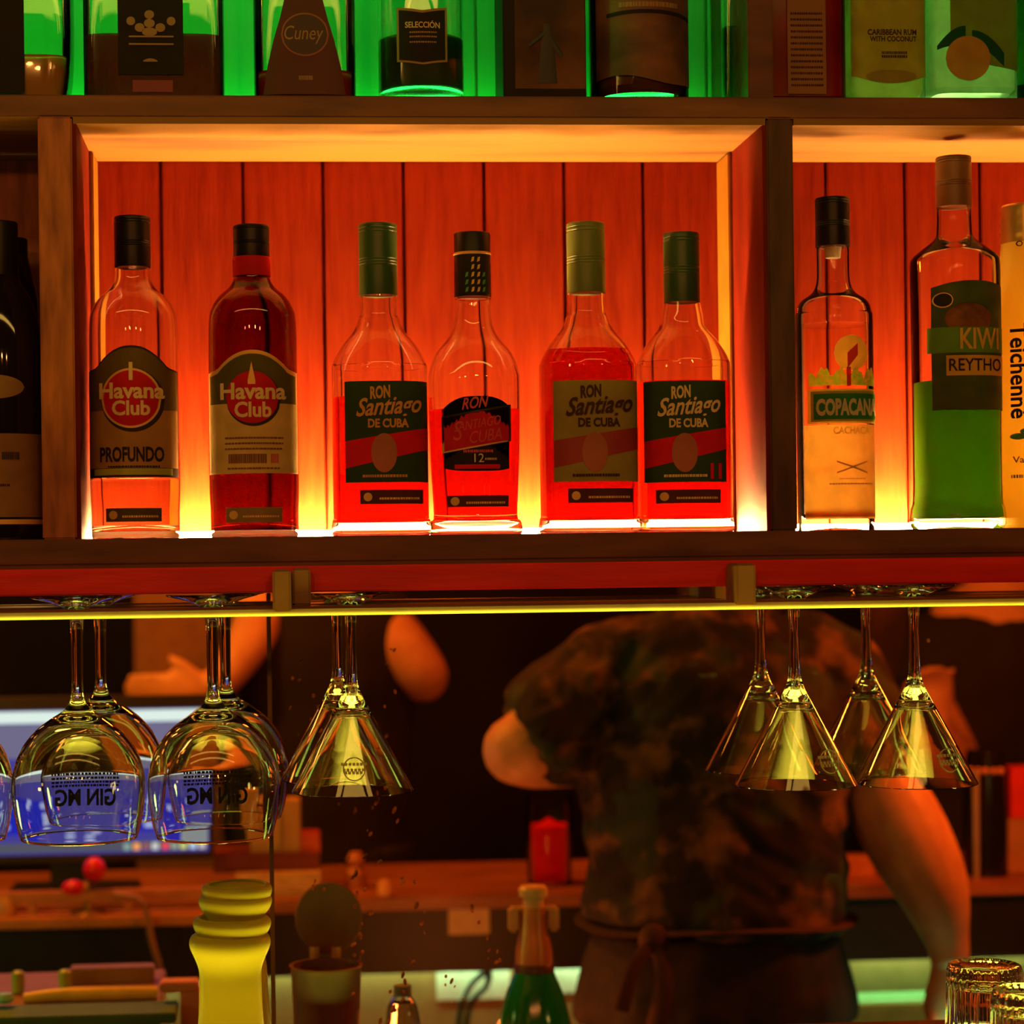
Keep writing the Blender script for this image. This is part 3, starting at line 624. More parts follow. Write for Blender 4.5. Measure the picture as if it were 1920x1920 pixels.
t10, B = ub('liqueur_bottle', 'dark bottle at the right end of the upper shelf', 1942, 44, 3, 130, PALE, dep=1, gl=glass('smoked_glass', (.25, .3, .12)))

# ------------------------------------------------------------------ hanging stemware
def stem(kind, label, cx, ycx, Y, outer, inner, group, sc=1.0, tilt=0):
    """outer/inner: (r px, y px) measured at the front row; z follows from the rail height"""
    k = ppm(cx, .01, 1300); X = P(cx, ycx, Y).x
    ztop = P(960, 1117, .01).z
    root = empty(kind, (X, Y, ztop), label, 'glass', group); root.rotation_euler = (0, tilt, 0)
    def dens(pp):
        o_ = []
        for i in range(len(pp)-1):
            a = pp[max(0, i-1)]; b = pp[i]; c = pp[i+1]; d = pp[min(len(pp)-1, i+2)]
            L = math.hypot(c[0]-b[0], c[1]-b[1])
            if L < 4 or L > 60:
                ts = (0, .02, .2, .4, .6, .8, .98) if L > 60 else (0,)
                for s in ts: o_.append((b[0]+(c[0]-b[0])*s, b[1]+(c[1]-b[1])*s))
            else:
                for s in (0, .25, .5, .75): o_.append(tuple((2*b[q]+(c[q]-a[q])*s+(2*a[q]-5*b[q]+4*c[q]-d[q])*s*s+(3*b[q]-a[q]-3*c[q]+d[q])*s**3)*.5 for q in range(2)))
        return o_+[pp[-1]]
    pr = [(0, 11*k)] + [(max(0, r)*k*sc, -(y-1117)*k) for r, y in dens(outer)] + [(max(0, r)*k*sc, -(y-1117)*k) for r, y in dens(inner)[::-1]]
    foot_n = next(i for i, q in enumerate(outer) if q[1] >= 1160)
    mb = MB().lathe(pr, (0, 0, 0), 64); o = mesh('glass_body', mb.v, mb.f, GLASS2, root, world=False, angle=24)
    return root, k
copaO = [(84, 1106), (86, 1107.5), (84, 1109.5), (52, 1117), (27, 1126), (16, 1138), (12.5, 1160), (11, 1200), (10.5, 1270), (12, 1292), (17, 1308), (30, 1322), (52, 1336), (78, 1356), (100, 1382), (115, 1412), (123, 1445), (124, 1470), (121, 1500), (115, 1535), (109, 1555), (108.3, 1558), (107.5, 1559)]
copaI = [(0, 1335), (22, 1337), (48, 1345), (75, 1363), (97, 1388), (112, 1416), (120.4, 1446), (121.5, 1470), (118.5, 1500), (112.5, 1535), (106, 1558)]
martO = [(76, 1102), (78, 1103.5), (76, 1105.5), (47, 1112), (24, 1123), (13, 1139), (10.5, 1160), (9.5, 1200), (10.5, 1260), (14, 1285), (22, 1305), (33, 1325), (113.5, 1476), (113.5, 1477.5)]
martI = [(0, 1329), (12, 1330), (26, 1334), (35, 1341), (73, 1407), (112, 1477)]
martO = [(r, y+4) if y < 1125 else (r, y) for r, y in martO]
BKI = surf('black_print_on_glass', (.02, .02, .02), .5)
def rearprint(root, s, k, rad, y0, y1, x0, x1, strk=False):
    uv, fs = text_geo(s, .03); v = []
    for u, t in uv:
        dx = (x1+(x0-x1)*u)*k; y = y1-(y1-y0)*t; R = rad(y)*k+.0006
        v.append(Vector((dx, math.sqrt(max(0, R*R-dx*dx)), -(y-1117)*k)))
    o = mesh('printed_name', v, fs, BKI, root, smooth=False, world=False); return o
def rearstroke(root, k, rad, ys, x0, x1, mat, h=5):
    mb = MB(); rnd = random.Random(3)
    for y in ys:
        x = x0
        while x < x1:
            wd = rnd.uniform(2, 7); q = []
            for xx, yy in ((x, y), (x+wd, y), (x+wd, y-h), (x, y-h)):
                R = rad(yy)*k+.0006; q.append(Vector((xx*k, math.sqrt(max(0, R*R-(xx*k)**2)), -(yy-1117)*k)))
            mb.add(q, [(0, 1, 2, 3)]); x += wd+rnd.uniform(1, 2.5)
    return mesh('printed_lines', mb.v, mb.f, mat, root, smooth=False, world=False)
crad = lambda y: 124-abs(y-1465)*.07 if y < 1500 else 121-(y-1500)*.2
GI = 'balloon gin glasses hanging from the rack'
for cx, Y, lab, pr in [(146, .005, 'balloon gin glass with black printed name, left of the two whole front ones, hanging', True), (400, .005, 'balloon gin glass with black printed name, beside the pane seam, hanging upside down', True),
                   (-102, .005, 'balloon gin glass cut by the left picture edge, hanging upside down', False), (190, .14, 'rear balloon gin glass hanging behind the leftmost whole one', False), (424, .14, 'rear balloon gin glass hanging behind the one beside the pane seam', False)]:
    r_, k_ = stem('gin_glass', lab, cx, 1360, Y, copaO, copaI, GI)
    if pr:
        rearprint(r_, 'GIN MG', k_, crad, 1478, 1512, -56, 62); rearstroke(r_, k_, crad, (1447, 1456, 1465, 1473), -62, 66, BKI)
MG = 'martini glasses hanging from the rack'
ETCH = surf('etched_mark', (.6, .6, .3), .5)
def logo(root, k, dx, y):
    mb = MB(); rr = 20*k; pts = []
    cone = lambda yy: 33+(yy-1325)*(80.5/151)
    for i in range(25):
        a = 2*math.pi*i/24; X = dx*k+rr*math.cos(a); yy = y+20*math.sin(a); R = cone(yy)*k+.0004
        pts.append((Vector((X, -math.sqrt(max(1e-6, R*R-X*X)), -(yy-1117)*k)), .0006))
    mb.tube(pts, 5, False)
    for j, yy in enumerate((y-6, y+4, y+9)):
        x = dx-24+j*3
        while x < dx+22-j*3:
            q = []
            for xx, y2 in ((x, yy), (x+5, yy), (x+5, yy-5), (x, yy-5)):
                R = cone(y2)*k+.0006; q.append(Vector((xx*k, -math.sqrt(max(1e-6, R*R-(xx*k)**2)), -(y2-1117)*k)))
            mb.add(q, [(0, 1, 2, 3)]); x += 7
    mesh('etched_logo', mb.v, mb.f, ETCH, root, smooth=False, world=False)
for cx, Y, lab, lg in [(660, .005, 'single martini glass hanging in front right of the pane seam', 0), (634, .11, 'rear martini glass hanging just behind the lone front one', None),
                   (1491, .005, 'left front martini glass of the right hand group, hanging upside down', 45), (1716, .005, 'right front martini glass of the right hand group, hanging upside down', 38),
                   (1428, .14, 'left rear martini glass of the right hand group, hanging upside down', None), (1626, .14, 'right rear martini glass of the right hand group, hanging upside down', None)]:
    r_, k_ = stem('martini_glass', lab, cx, 1360, Y, martO, martI, MG)
    if lg is not None: logo(r_, k_, lg, 1428)

# ------------------------------------------------------------------ clear panes standing in for the mirror, its reflection built behind
YP = .2; xs_ = P(508, 1500, YP).x
for n_, (xa, xb) in enumerate(((XL, xs_-.001), (xs_+.001, XR))):
    prop(MB().box(xa, xb, YP, YP+.004, .3, ZS0-.03).build('mirror_standin_%d' % (n_+1), PANE, None, smooth=False), kind='structure')
prop(MB().box(xs_-.0022, xs_+.0022, YP-.0015, YP+.0055, .3, ZS0-.03, .0008).build('trim_1', surf('seam_strip', (.3, .17, .05), .4), None, smooth=False), kind='structure')
w2 = bpy.data.objects['mirror_standin_2']
sp = MB(); rnd = random.Random(11)
for tr in [(560, 1230, 6, 230, 5), (600, 1250, -10, 420, 10), (735, 1200, -60, 520, 12), (715, 1300, 20, 250, 6), (760, 1620, 40, 130, 8), (700, 1560, -40, 330, 12), (800, 1760, -80, 160, 10), (880, 1690, 60, 120, 9), (1700, 1180, 80, 60, 4), (640, 1450, 50, 300, 9), (830, 1830, 30, 60, 6)]:
    x, y, dx, dy, n_ = tr
    for i in range(n_):
        a = rnd.random(); q = P(x+dx*a+rnd.gauss(0, 9), y+dy*a+rnd.gauss(0, 8), YP-.001); r = rnd.uniform(.0009, .0022); L = rnd.uniform(1, 2.4); an = rnd.uniform(-.2, .9)
        vs = []
        for j in range(8):
            t = j*math.pi/4; u, v2 = r*math.cos(t), r*L*math.sin(t); vs.append(Vector((q.x+u*math.cos(an)+v2*math.sin(an), YP-.0004, q.z-u*math.sin(an)+v2*math.cos(an))))
        vs.append(Vector((q.x, YP-.001, q.z))); sp.add(vs, [(j, (j+1) % 8, 8) for j in range(8)])
o = sp.build('dried_drips', surf('dried_syrup', (1, .32, .06), .4, c2=(.1, .03, .01), scale=120), w2); o['kind'] = 'stuff'

# ------------------------------------------------------------------ counters, floor, walls
CT = 1.02
prop(MB().box(XL-.6, XR+.6, -3.9, 2.75, -.02, 0).build('floor', surf('dark_floor', (.06, .03, .02), .6), None, smooth=False), kind='structure')
prop(MB().box(XL-.6, XR+.6, 2.7, 2.8, 0, 2.9).build('wall_back', surf('black_brown_wall', (.006, .003, .002), .9, c2=(.003, .0015, .001), scale=5), None, smooth=False), kind='structure')
prop(MB().box(XL-.7, XL-.6, -3.9, 2.75, 0, 2.9).build('wall_left', surf('side_wall_paint', (.01, .004, .003), .9), None, smooth=False), kind='structure')
prop(MB().box(XR+.6, XR+.7, -3.9, 2.75, 0, 2.9).build('wall_right', MATS['side_wall_paint'], None, smooth=False), kind='structure')
prop(MB().box(XL-.6, XR+.6, -3.9, 2.75, 2.9, 2.95).build('ceiling', MATS['side_wall_paint'], None, smooth=False), kind='structure')
ctr = empty('bar_counter', (0, -.1, 0), 'dark worktop below the shelf in front of the glass panes', 'counter')
MB().box(XL, XR, -.36, .195, CT-.035, CT, .003).build('worktop', surf('counter_top', (.12, .07, .03), .3), ctr, smooth=False)
MB().box(XL, XR, -.33, .19, 0, CT-.035).build('cabinet', WOOD_D, ctr, smooth=False)
BK = .80
c2_ = empty('work_counter', (0, .6, 0), 'low worktop behind the glass panes carrying the champagne bottle', 'counter')
MB().box(XL, XR, .24, .86, BK-.03, BK, .003).build('worktop', surf('dark_worktop', (.05, .04, .03), .6), c2_, smooth=False)
MB().box(XL, XR, .26, .84, 0, BK-.03).build('cabinet', BLACK, c2_, smooth=False)
# back counter with wooden top
YF = 1.32; zc1 = P(760, 1683, YF).z; zc0 = P(760, 1708, YF).z
bc = empty('back_counter', (0, 1.5, 0), 'orange brown wooden counter at the back with dark front and cluttered lower panel', 'counter')
MB().box(XL-.3, XR+.4, YF, 1.68, zc0, zc1, .003).build('worktop', surf('orange_counter_wood', (.42, .15, .04), .45, c2=(.22, .07, .02), scale=7, stretch=(1, 5, 5)), bc, smooth=False)
zd = P(760, 1826, YF+.01).z
MB().box(XL-.3, XR+.4, YF+.012, YF+.024, zd, zc0, .001).box(XL-.3, XR+.4, YF+.024, 1.66, zd+.05, zc0).build('dark_front', surf('black_front', (.014, .008, .006), .5), bc, smooth=False)
MB().box(XL-.3, XR+.4, YF+.06, 1.66, 0, zd+.049).build('lower_panel', surf('mustard_panel', (.34, .2, .07), .6), bc, smooth=False)
led(-.9, 1.2, YF+.036, zd+.012, (.6, 1, .42), 34.0, 'mint light strip under the dark counter front', .003, 1)
# left raised shelf bars
zb_ = P(200, 1668, YF-.03).z
ts = empty('wire_shelf', (P(200, 1700, YF).x, YF, zb_), 'low two-bar wooden ledge under the monitor on the left', 'ledge')
MB().box(P(-60, 1680, YF-.03).x, P(402, 1680, YF-.03).x, YF-.04, YF-.02, P(200, 1690, YF-.03).z, zb_, .003).build('upper_bar', surf('orange_ledge_wood', (.62, .24, .06), .4), ts, smooth=False)
MB().box(P(-60, 1700, YF-.03).x, P(430, 1700, YF-.03).x, YF-.06, YF-.001, P(200, 1733, YF-.03).z, P(200, 1712, YF-.03).z, .003).build('lower_bar', MATS['orange_ledge_wood'], ts, smooth=False)
for x in (60, 240, 395): MB().box(P(x, 1700, YF-.03).x-.006, P(x, 1700, YF-.03).x+.006, YF-.036, YF-.024, P(200, 1714, YF-.03).z, P(200, 1688, YF-.03).z).build('post', MATS['orange_ledge_wood'], ts, smooth=False)
# pillar behind
x0, x1 = P(252, 1250, 2.2).x, P(415, 1250, 2.2).x
pl = empty('pillar', ((x0+x1)/2, 2.24, 0), 'brown wooden pillar behind the monitor', 'pillar')
MB().box(x0, x1, 2.2, 2.3, 0, 2.88, .01).build('shaft', surf('pillar_wood', (.3, .14, .05), .6), pl, smooth=False)
lamp('pillar_light', ((x0+x1)/2-.25, 1.85, 1.65), .5, (1, .45, .1), .05)
MB().box(x0-.01, x1+.01, 2.19, 2.31, 0, .12).build('plinth', surf('plinth_wood', (.2, .09, .03), .6), pl, smooth=False)

x0, x1 = P(1640, 1250, 2.3).x, P(1714, 1250, 2.3).x
p2 = empty('pillar', ((x0+x1)/2, 2.34, 0), 'narrow dark brown pillar behind the right hand glasses', 'pillar')
MB().box(x0, x1, 2.3, 2.38, 0, 2.88, .01).build('shaft', surf('dark_pillar_wood', (.12, .05, .02), .7), p2, smooth=False)
MB().box(x0-.01, x1+.01, 2.29, 2.39, 0, .12).build('plinth', MATS['plinth_wood'], p2, smooth=False)
# ------------------------------------------------------------------ monitor
YM = 1.35
mx0, mx1 = P(-150, 1450, YM).x, P(398, 1450, YM).x
mz1, mz0 = P(200, 1306, YM).z, P(200, 1616, YM).z
mon = empty('monitor', ((mx0+mx1)/2, YM, zc1), 'till monitor with blue screen and white top bar, lower left behind the gin glasses', 'monitor')
MB().box(mx0, mx1, YM, YM+.03, mz0, mz1, .004).build('casing', surf('monitor_casing', (.05, .025, .012), .45), mon, smooth=False)
def scr(px0, px1, py0, py1, col, s, name, e=.001, par=None):
    a = P(px0, py1, YM-e); b = P(px1, py0, YM-e)
    za, zb2 = P(200, py1, YM-e).z, P(200, py0, YM-e).z
    return MB().box(a.x, b.x, YM-e, YM-e+.0008, za, zb2).build(name, emit('screen_'+name, col, s), par or mon, smooth=False)
sc_ = scr(-140, 388, 1330, 1600, (.06, .05, .3), 1, 'screen'); sc_['label'] = 'lit blue screen'
scr(-140, 388, 1332, 1354, (.6, .7, .65), 1.3, 'title_bar', .002, sc_)
scr(-140, 388, 1356, 1420, (.17, .15, .26), 1, 'menu_area', .002, sc_)
scr(-140, 60, 1500, 1562, (.015, .02, .45), 1, 'blue_area', .002, sc_); scr(255, 330, 1500, 1560, (.02, .02, .4), 1, 'blue_tile', .002, sc_)
scr(332, 388, 1530, 1575, (.25, .27, .28), 1, 'grey_tile', .002, sc_)
scr(-140, 388, 1578, 1596, (.09, .09, .12), 1, 'task_bar', .002, sc_)
for i, (x, c) in enumerate([(238, (.2, .3, .25)), (256, (.8, .3, .08)), (274, (.25, .08, .1)), (291, (.5, .5, .5)), (310, (.7, .05, .07)), (327, (.25, .28, .2)), (344, (.5, .5, .15)), (362, (.4, .5, .7)), (379, (.5, .42, .45))]):
    scr(x-6, x+6, 1582, 1595, c, 1.3, 'task_icon_%d' % i, .003, sc_).name = 'task_icon'
for i, (x, y) in enumerate([(5, 1515), (14, 1505), (8, 1548), (62, 1510), (68, 1530), (130, 1552), (170, 1548), (185, 1560), (285, 1520), (280, 1548), (310, 1510)]):
    scr(x-9, x+9, y-4, y+4, (.5, .55, .8), 1.0, 'screen_button', .003, sc_)
MB().box((mx0+mx1)/2-.03, (mx0+mx1)/2+.03, YM+.03, YM+.045, zc1-.0, mz0+.06).build('stand_neck', BLACK, mon, smooth=False)
MB().box((mx0+mx1)/2-.1, (mx0+mx1)/2+.1, YM+.02, YM+.16, zc1-.002, zc1+.01, .003).build('stand_base', BLACK, mon, smooth=False)
#lamp('screen_glow', ((mx0+mx1)/2, YM-.02, (mz0+mz1)/2), .12, (.4, .4, 1), .3, 'AREA', (math.radians(-90), 0, 0), .2)

# ------------------------------------------------------------------ people
def remesh(name, mb, mat, parent, voxel=.006, smooth=6, disp=None):
    me = bpy.data.meshes.new(name); me.from_pydata([tuple(v) for v in mb.v], [], mb.f); me.update()
    bm = bmesh.new(); bm.from_mesh(me); bmesh.ops.remove_doubles(bm, verts=bm.verts, dist=1e-6); bmesh.ops.recalc_face_normals(bm, faces=bm.faces); bm.to_mesh(me); bm.free()
    o = bpy.data.objects.new(name, me); COL.objects.link(o)
    r = o.modifiers.new('r', 'REMESH'); r.mode = 'VOXEL'; r.voxel_size = voxel
    sm = o.modifiers.new('s', 'SMOOTH'); sm.factor = .5; sm.iterations = smooth
    dg = bpy.context.evaluated_depsgraph_get(); dg.update(); ev = bpy.data.meshes.new_from_object(o.evaluated_get(dg))
    o.modifiers.clear(); old = o.data; o.data = ev; bpy.data.meshes.remove(old); ev.name = name
    if disp:
        nn = [v.normal.copy() for v in ev.vertices]
        for v, q in zip(ev.vertices, nn): v.co += q*disp(v.co)
    ev.materials.clear(); ev.materials.append(mat)
    for p in ev.polygons: p.use_smooth = True
    if parent:
        o.parent = parent
        for v in ev.vertices: v.co -= parent.location
    return o
def hand(mb, wrist, d, side, L=.18, curl=.5, w=.04):
    """palm and five curled fingers; d = pointing direction, side = thumb side"""
    d = d.normalized(); side = (side-d*side.dot(d)).normalized(); nrm = d.cross(side).normalized()
    pe = wrist+d*L*.5
    mb.tube(smoothpath([(wrist-d*.02, .024, .019), (wrist+d*L*.12, .03, .018), (wrist+d*L*.35, w, .017), (pe, w*.95, .013)]), 14)
    for i, (o, l) in enumerate(((-.03, .36), (-.011, .44), (.009, .47), (.028, .42))):
        a = wrist+d*L*.46-side*o*-1; q = [(a, .0095)]; dd = d.copy(); pos = a
        for j, f in enumerate((.45, .32, .23)):
            dd = (dd*math.cos(curl*(.6+.3*j))+nrm*math.sin(curl*(.6+.3*j))).normalized(); pos = pos+dd*L*l*f; q.append((pos, .0088-.001*j))
        mb.tube(q, 8)
    a = wrist+d*L*.12+side*.024; dd = (d*.75+side*.65).normalized(); b = a+dd*L*.22; c = b+(dd+d*.5+nrm*.3).normalized()*L*.17
    mb.tube([(a, .014), (b, .0115), (c, .0095)], 8)
V = Vector
from mathutils import noise as MN
# -- bartender seen from the back, bending over, patterned shirt
Yb = 1.02; kb = ppm(1350, Yb, 1450)
Q = lambda x, y, dy=0.0: P(x, y, Yb+dy)
def camo():
    m, n, out = nt('leaf_pattern_cloth'); b = n.nodes.new('ShaderNodeBsdfPrincipled'); b.inputs['Roughness'].default_value = .85
    t1_, r1 = noise_col(n, (.007, .005, .004), (.2, .1, .03), 16, lo=.5, hi=.68, detail=6)
    t2_, r2 = noise_col(n, (0, 0, 0), (1, 1, 1), 12, lo=.55, hi=.62, seed=5)
    mx = n.nodes.new('ShaderNodeMix'); mx.data_type = 'RGBA'; mx.inputs[7].default_value = (.02, .04, .01, 1)
    n.links.new(r2.outputs[0], mx.inputs[0]); n.links.new(r1.outputs[0], mx.inputs[6]); n.links.new(mx.outputs[2], b.inputs['Base Color'])
    n.links.new(b.outputs[0], out.inputs[0]); return m
CAMO = camo(); DARKC = surf('dark_trouser_cloth', (.02, .012, .008), .9, c2=(.008, .005, .004), scale=40)
bt = empty('person', (Q(1350, 1700).x, Yb, 0), 'person bending forward seen from behind in dark leaf patterned short sleeved shirt and apron strings', 'person')
m = MB()
hipz = Q(1350, 1800).z
wr = Q(1762, 1800, -.05); elb = Q(1745, 1600, -.04)
# body: trunk, neck, head, arms, legs under the clothes
m.tube(smoothpath([(Q(1345, 1860), .15, .1), (Q(1345, 1720), .15, .095), (Q(1345, 1560), .165, .1), (Q(1345, 1380, .03), .175, .11), (Q(1350, 1250, .08), .15, .09), (Q(1360, 1190, .12), .07, .06)]), 20)
m.tube(smoothpath([(Q(1358, 1220, .1), .06), (Q(1365, 1150, .17), .056), (Q(1370, 1110, .22), .06)]), 14)
m.ball(Q(1375, 1080, .28), .092, 18, (.85, 1, 1.15))
m.tube(smoothpath([(Q(1160, 1275, .04), .052), (Q(1060, 1340, .02), .052), (Q(982, 1400, .0), .05), (Q(972, 1408, .03), .048), (Q(1010, 1425, .12), .042), (Q(1090, 1440, .24), .028)]), 14)
hand(m, Q(1090, 1440, .24), V((.5, .8, -.1)), V((0, 0, 1)))
m.tube(smoothpath([(Q(1540, 1265, .04), .058), (Q(1600, 1350, .03), .056), (Q(1650, 1470, .0), .058), (Q(1700, 1570, -.02), .062), (Q(1748, 1665, -.03), .052), (Q(1775, 1760, -.03), .032), (Q(1782, 1800, -.03), .028)]), 16)
hand(m, Q(1782, 1795, -.03), V((.0, .05, -1)), V((1, .2, 0)), .17, .45)
for sx in (-1, 1):
    m.tube(smoothpath([(Q(1345+sx*95, 1840), .1), (V((Q(1345+sx*105, 1840).x, Yb+.02, .5)), .065), (V((Q(1345+sx*110, 1840).x, Yb, .12)), .045), (V((Q(1345+sx*110, 1840).x, Yb-.0, .06)), .045)]), 14)
    fx = Q(1345+sx*110, 1840).x
    m.tube([(V((fx, Yb-.05, .05)), .035), (V((fx, Yb+.08, .04)), .04), (V((fx, Yb+.17, .03)), .028)], 12)
remesh('body', m, SKIN, bt, .0055, 4)
# ears and hair
h = MB().ball(Q(1375, 1072, .275), .1, 18, (.88, 1, 1.12)); h.tube([(Q(1370, 1125, .2), .058), (Q(1372, 1100, .22), .075)], 14)
remesh('hair', h, HAIR, bt, .008, 3)
def fold(c):
    f = MN.noise(V((c.x*9, c.y*9, c.z*16)))*.010 + MN.noise(V((c.x*22+3, c.y*22, (c.z+abs(c.x-bt.location.x)*.6)*40)))*.006
    return f
m = MB()
m.tube(smoothpath([(Q(1340, 1738), .185, .125), (Q(1342, 1700), .19, .13), (Q(1345, 1640), .182, .118), (Q(1345, 1560), .187, .118), (Q(1345, 1450, .02), .2, .13), (Q(1347, 1350, .04), .205, .14), (Q(1350, 1265, .07), .185, .125), (Q(1355, 1205, .1), .12, .09), (Q(1360, 1168, .13), .075, .07)]), 28)
m.tube(smoothpath([(Q(1240, 1235, .07), .07), (Q(1150, 1275, .05), .085), (Q(1080, 1330, .03), .088), (Q(1018, 1385, .0), .082), (Q(992, 1402, -.005), .07)]), 18)
m.tube(smoothpath([(Q(1460, 1235, .07), .07), (Q(1545, 1270, .04), .08), (Q(1600, 1350, .03), .08), (Q(1640, 1450, .0), .078)]), 18)
remesh('shirt', m, CAMO, bt, .007, 5, fold)
m = MB()
m.tube(smoothpath([(Q(1342, 1735), .175, .115), (Q(1342, 1800), .19, .125), (Q(1343, 1900), .2, .13), (V((Q(1343, 1900).x, Yb, .85)), .19, .125)]), 24)
for sx in (-1, 1):
    fx = Q(1345+sx*110, 1840).x
    m.tube(smoothpath([(V((fx, Yb, .9)), .1, .12), (V((fx, Yb+.02, .5)), .082), (V((fx, Yb, .1)), .07)]), 18)
remesh('trousers', m, DARKC, bt, .009, 4, lambda c: MN.noise(V((c.x*14, c.y*10, c.z*7)))*.012)
ap = MB()
c0 = Q(1342, 1722); ring = []
for i in range(41):
    a = 2*math.pi*i/40; ring.append((V((c0.x+.184*math.cos(a), Yb+.122*math.sin(a), c0.z+.004*math.sin(3*a))), .004, .016))
ap.tube(ring, 8, False); kn = V((Q(1200, 1735).x, Yb-.112, Q(1200, 1735).z))
ap.ball(kn, .022, 12, (1, .6, 1))
ap.tube(smoothpath([(kn, .008), (kn+V((.01, -.02, -.05)), .012, .004), (kn+V((-.004, -.02, -.12)), .014, .004)]), 8)
ap.tube(smoothpath([(kn, .008), (kn+V((-.03, -.018, -.03)), .01, .004), (kn+V((-.05, -.02, -.09)), .012, .004)]), 8)
ap.build('apron_string', surf('apron_cloth', (.07, .025, .01), .85), bt)

# -- second person behind the back counter, dark clothes, arms bent
Ya = 1.95
Q = lambda x, y, dy=0.0: P(x, y, Ya+dy)
pa = empty('person', (Q(600, 1400).x, Ya, 0), 'person in black behind the back counter with bare forearms reaching towards the monitor', 'person')
m = MB()
m.tube(smoothpath([(Q(600, 1700), .13, .09), (Q(600, 1500), .14, .09), (Q(600, 1300), .16, .1), (Q(600, 1170), .16, .1), (Q(600, 1080), .1, .08), (Q(600, 1040), .06, .055), (Q(600, 1000), .055, .055)]), 20)
m.ball(Q(600, 915), .1, 20, (.78, .92, 1.15)); m.ball(Q(600, 915, -.095), .016, 10, (.8, 1, 1.3))
for sx in (-1, 1): m.ball(Q(600+sx*78, 918), .018, 10, (.4, 1, 1.3))
m.tube(smoothpath([(Q(470, 1090), .055), (Q(490, 1120, -.04), .05), (Q(478, 1180, -.1), .044), (Q(440, 1245, -.14), .037), (Q(395, 1300, -.16), .028)]), 14)
hand(m, Q(395, 1300, -.16), V((-1, -.1, .02)), V((0, 0, 1)), .17, .35)
m.tube(smoothpath([(Q(650, 1100), .06), (Q(700, 1160, -.03), .058), (Q(750, 1215, -.05), .056), (Q(792, 1262, -.05), .046), (Q(785, 1272, .0), .044), (Q(745, 1262, .08), .036), (Q(700, 1250, .16), .028)]), 14)
hand(m, Q(700, 1250, .16), V((-1, .3, -.1)), V((0, 0, 1)), .16, .6)
for sx in (-1, 1):
    fx = Q(600+sx*75, 1700).x
    m.tube(smoothpath([(V((fx, Ya, .95)), .085), (V((fx, Ya, .5)), .06), (V((fx, Ya, .08)), .045)]), 12); m.tube([(V((fx, Ya+.05, .04)), .036), (V((fx, Ya-.14, .03)), .03)], 10)
remesh('body', m, SKIN, pa, .007, 4)
m = MB().ball(Q(600, 900, .012), .106, 18, (.8, .95, 1.1)); remesh('hair', m, HAIR, pa, .01, 2)
m = MB()
m.tube(smoothpath([(Q(600, 1760), .165, .12), (Q(600, 1600), .16, .115), (Q(600, 1400), .165, .115), (Q(600, 1230), .185, .125), (Q(600, 1120), .17, .115), (Q(600, 1060), .09, .08)]), 22)
m.tube([(Q(520, 1105), .07), (Q(468, 1105), .068)], 14); m.tube([(Q(650, 1095), .07), (Q(682, 1138, -.02), .072)], 14)
remesh('shirt', m, surf('black_shirt_cloth', (.012, .008, .006), .9), pa, .009, 4, lambda c: MN.noise(c*12)*.008)
m = MB()
for sx in (-1, 1):
    fx = Q(600+sx*75, 1700).x; m.tube([(V((fx, Ya, .98)), .1), (V((fx, Ya, .5)), .075), (V((fx, Ya, .08)), .065)], 14)
remesh('trousers', m, DARKC, pa, .012, 3)

# -- third person at the right edge, dark clothes, hand raised to the chest
Yd = 1.95
Q = lambda x, y, dy=0.0: P(x, y, Yd+dy)
pd = empty('person', (Q(1880, 1400).x, Yd, 0), 'person in dark clothes at the far right edge with one hand raised', 'person')
m = MB()
m.tube(smoothpath([(Q(1880, 1700), .13, .09), (Q(1880, 1500), .14, .09), (Q(1880, 1250), .17, .1), (Q(1880, 1150), .14, .1), (Q(1880, 1080), .06, .055), (Q(1870, 1040), .055, .055)]), 20)
m.ball(Q(1870, 950, 0), .1, 20, (.78, .92, 1.15)); m.ball(Q(1870, 955, -.095), .016, 10, (.8, 1, 1.3))
m.tube(smoothpath([(Q(1760, 1190), .05), (Q(1745, 1300, -.04), .05), (Q(1790, 1420, -.09), .045), (Q(1765, 1380, -.16), .035), (Q(1750, 1340, -.19), .028)]), 14)
hand(m, Q(1752, 1352, -.19), V((-.1, -.1, 1)), V((-1, 0, 0)), .13, .7)
m.tube(smoothpath([(Q(1990, 1190), .05), (Q(2010, 1300, -.04), .05), (Q(1990, 1430, -.05), .04)]), 14); hand(m, Q(1990, 1430, -.05), V((0, -.2, -1)), V((-1, 0, 0)), .16, .5)
for sx in (-1, 1):
    fx = Q(1880+sx*75, 1700).x
    m.tube(smoothpath([(V((fx, Yd, .95)), .085), (V((fx, Yd, .5)), .06), (V((fx, Yd, .08)), .045)]), 12); m.tube([(V((fx, Yd+.05, .04)), .036), (V((fx, Yd-.14, .03)), .03)], 10)
remesh('body', m, SKIN, pd, .007, 4)
m = MB().ball(Q(1870, 935, .012), .106, 18, (.8, .95, 1.1)); remesh('hair', m, HAIR, pd, .01, 2)
m = MB()
m.tube(smoothpath([(Q(1880, 1760), .165, .12), (Q(1880, 1600), .16, .115), (Q(1880, 1400), .17, .115), (Q(1880, 1250), .19, .125), (Q(1880, 1180), .17, .11), (Q(1885, 1135), .09, .08)]), 22)
m.tube([(Q(1800, 1200), .07), (Q(1758, 1230), .068), (Q(1742, 1300, -.04), .066)], 14); m.tube([(Q(1960, 1200), .07), (Q(1998, 1240), .07)], 14)
remesh('shirt', m, MATS['black_shirt_cloth'], pd, .009, 4, lambda c: MN.noise(c*12)*.008)
m = MB()
for sx in (-1, 1):
    fx = Q(1880+sx*75, 1700).x; m.tube([(V((fx, Yd, .98)), .1), (V((fx, Yd, .5)), .075), (V((fx, Yd, .08)), .065)], 14)
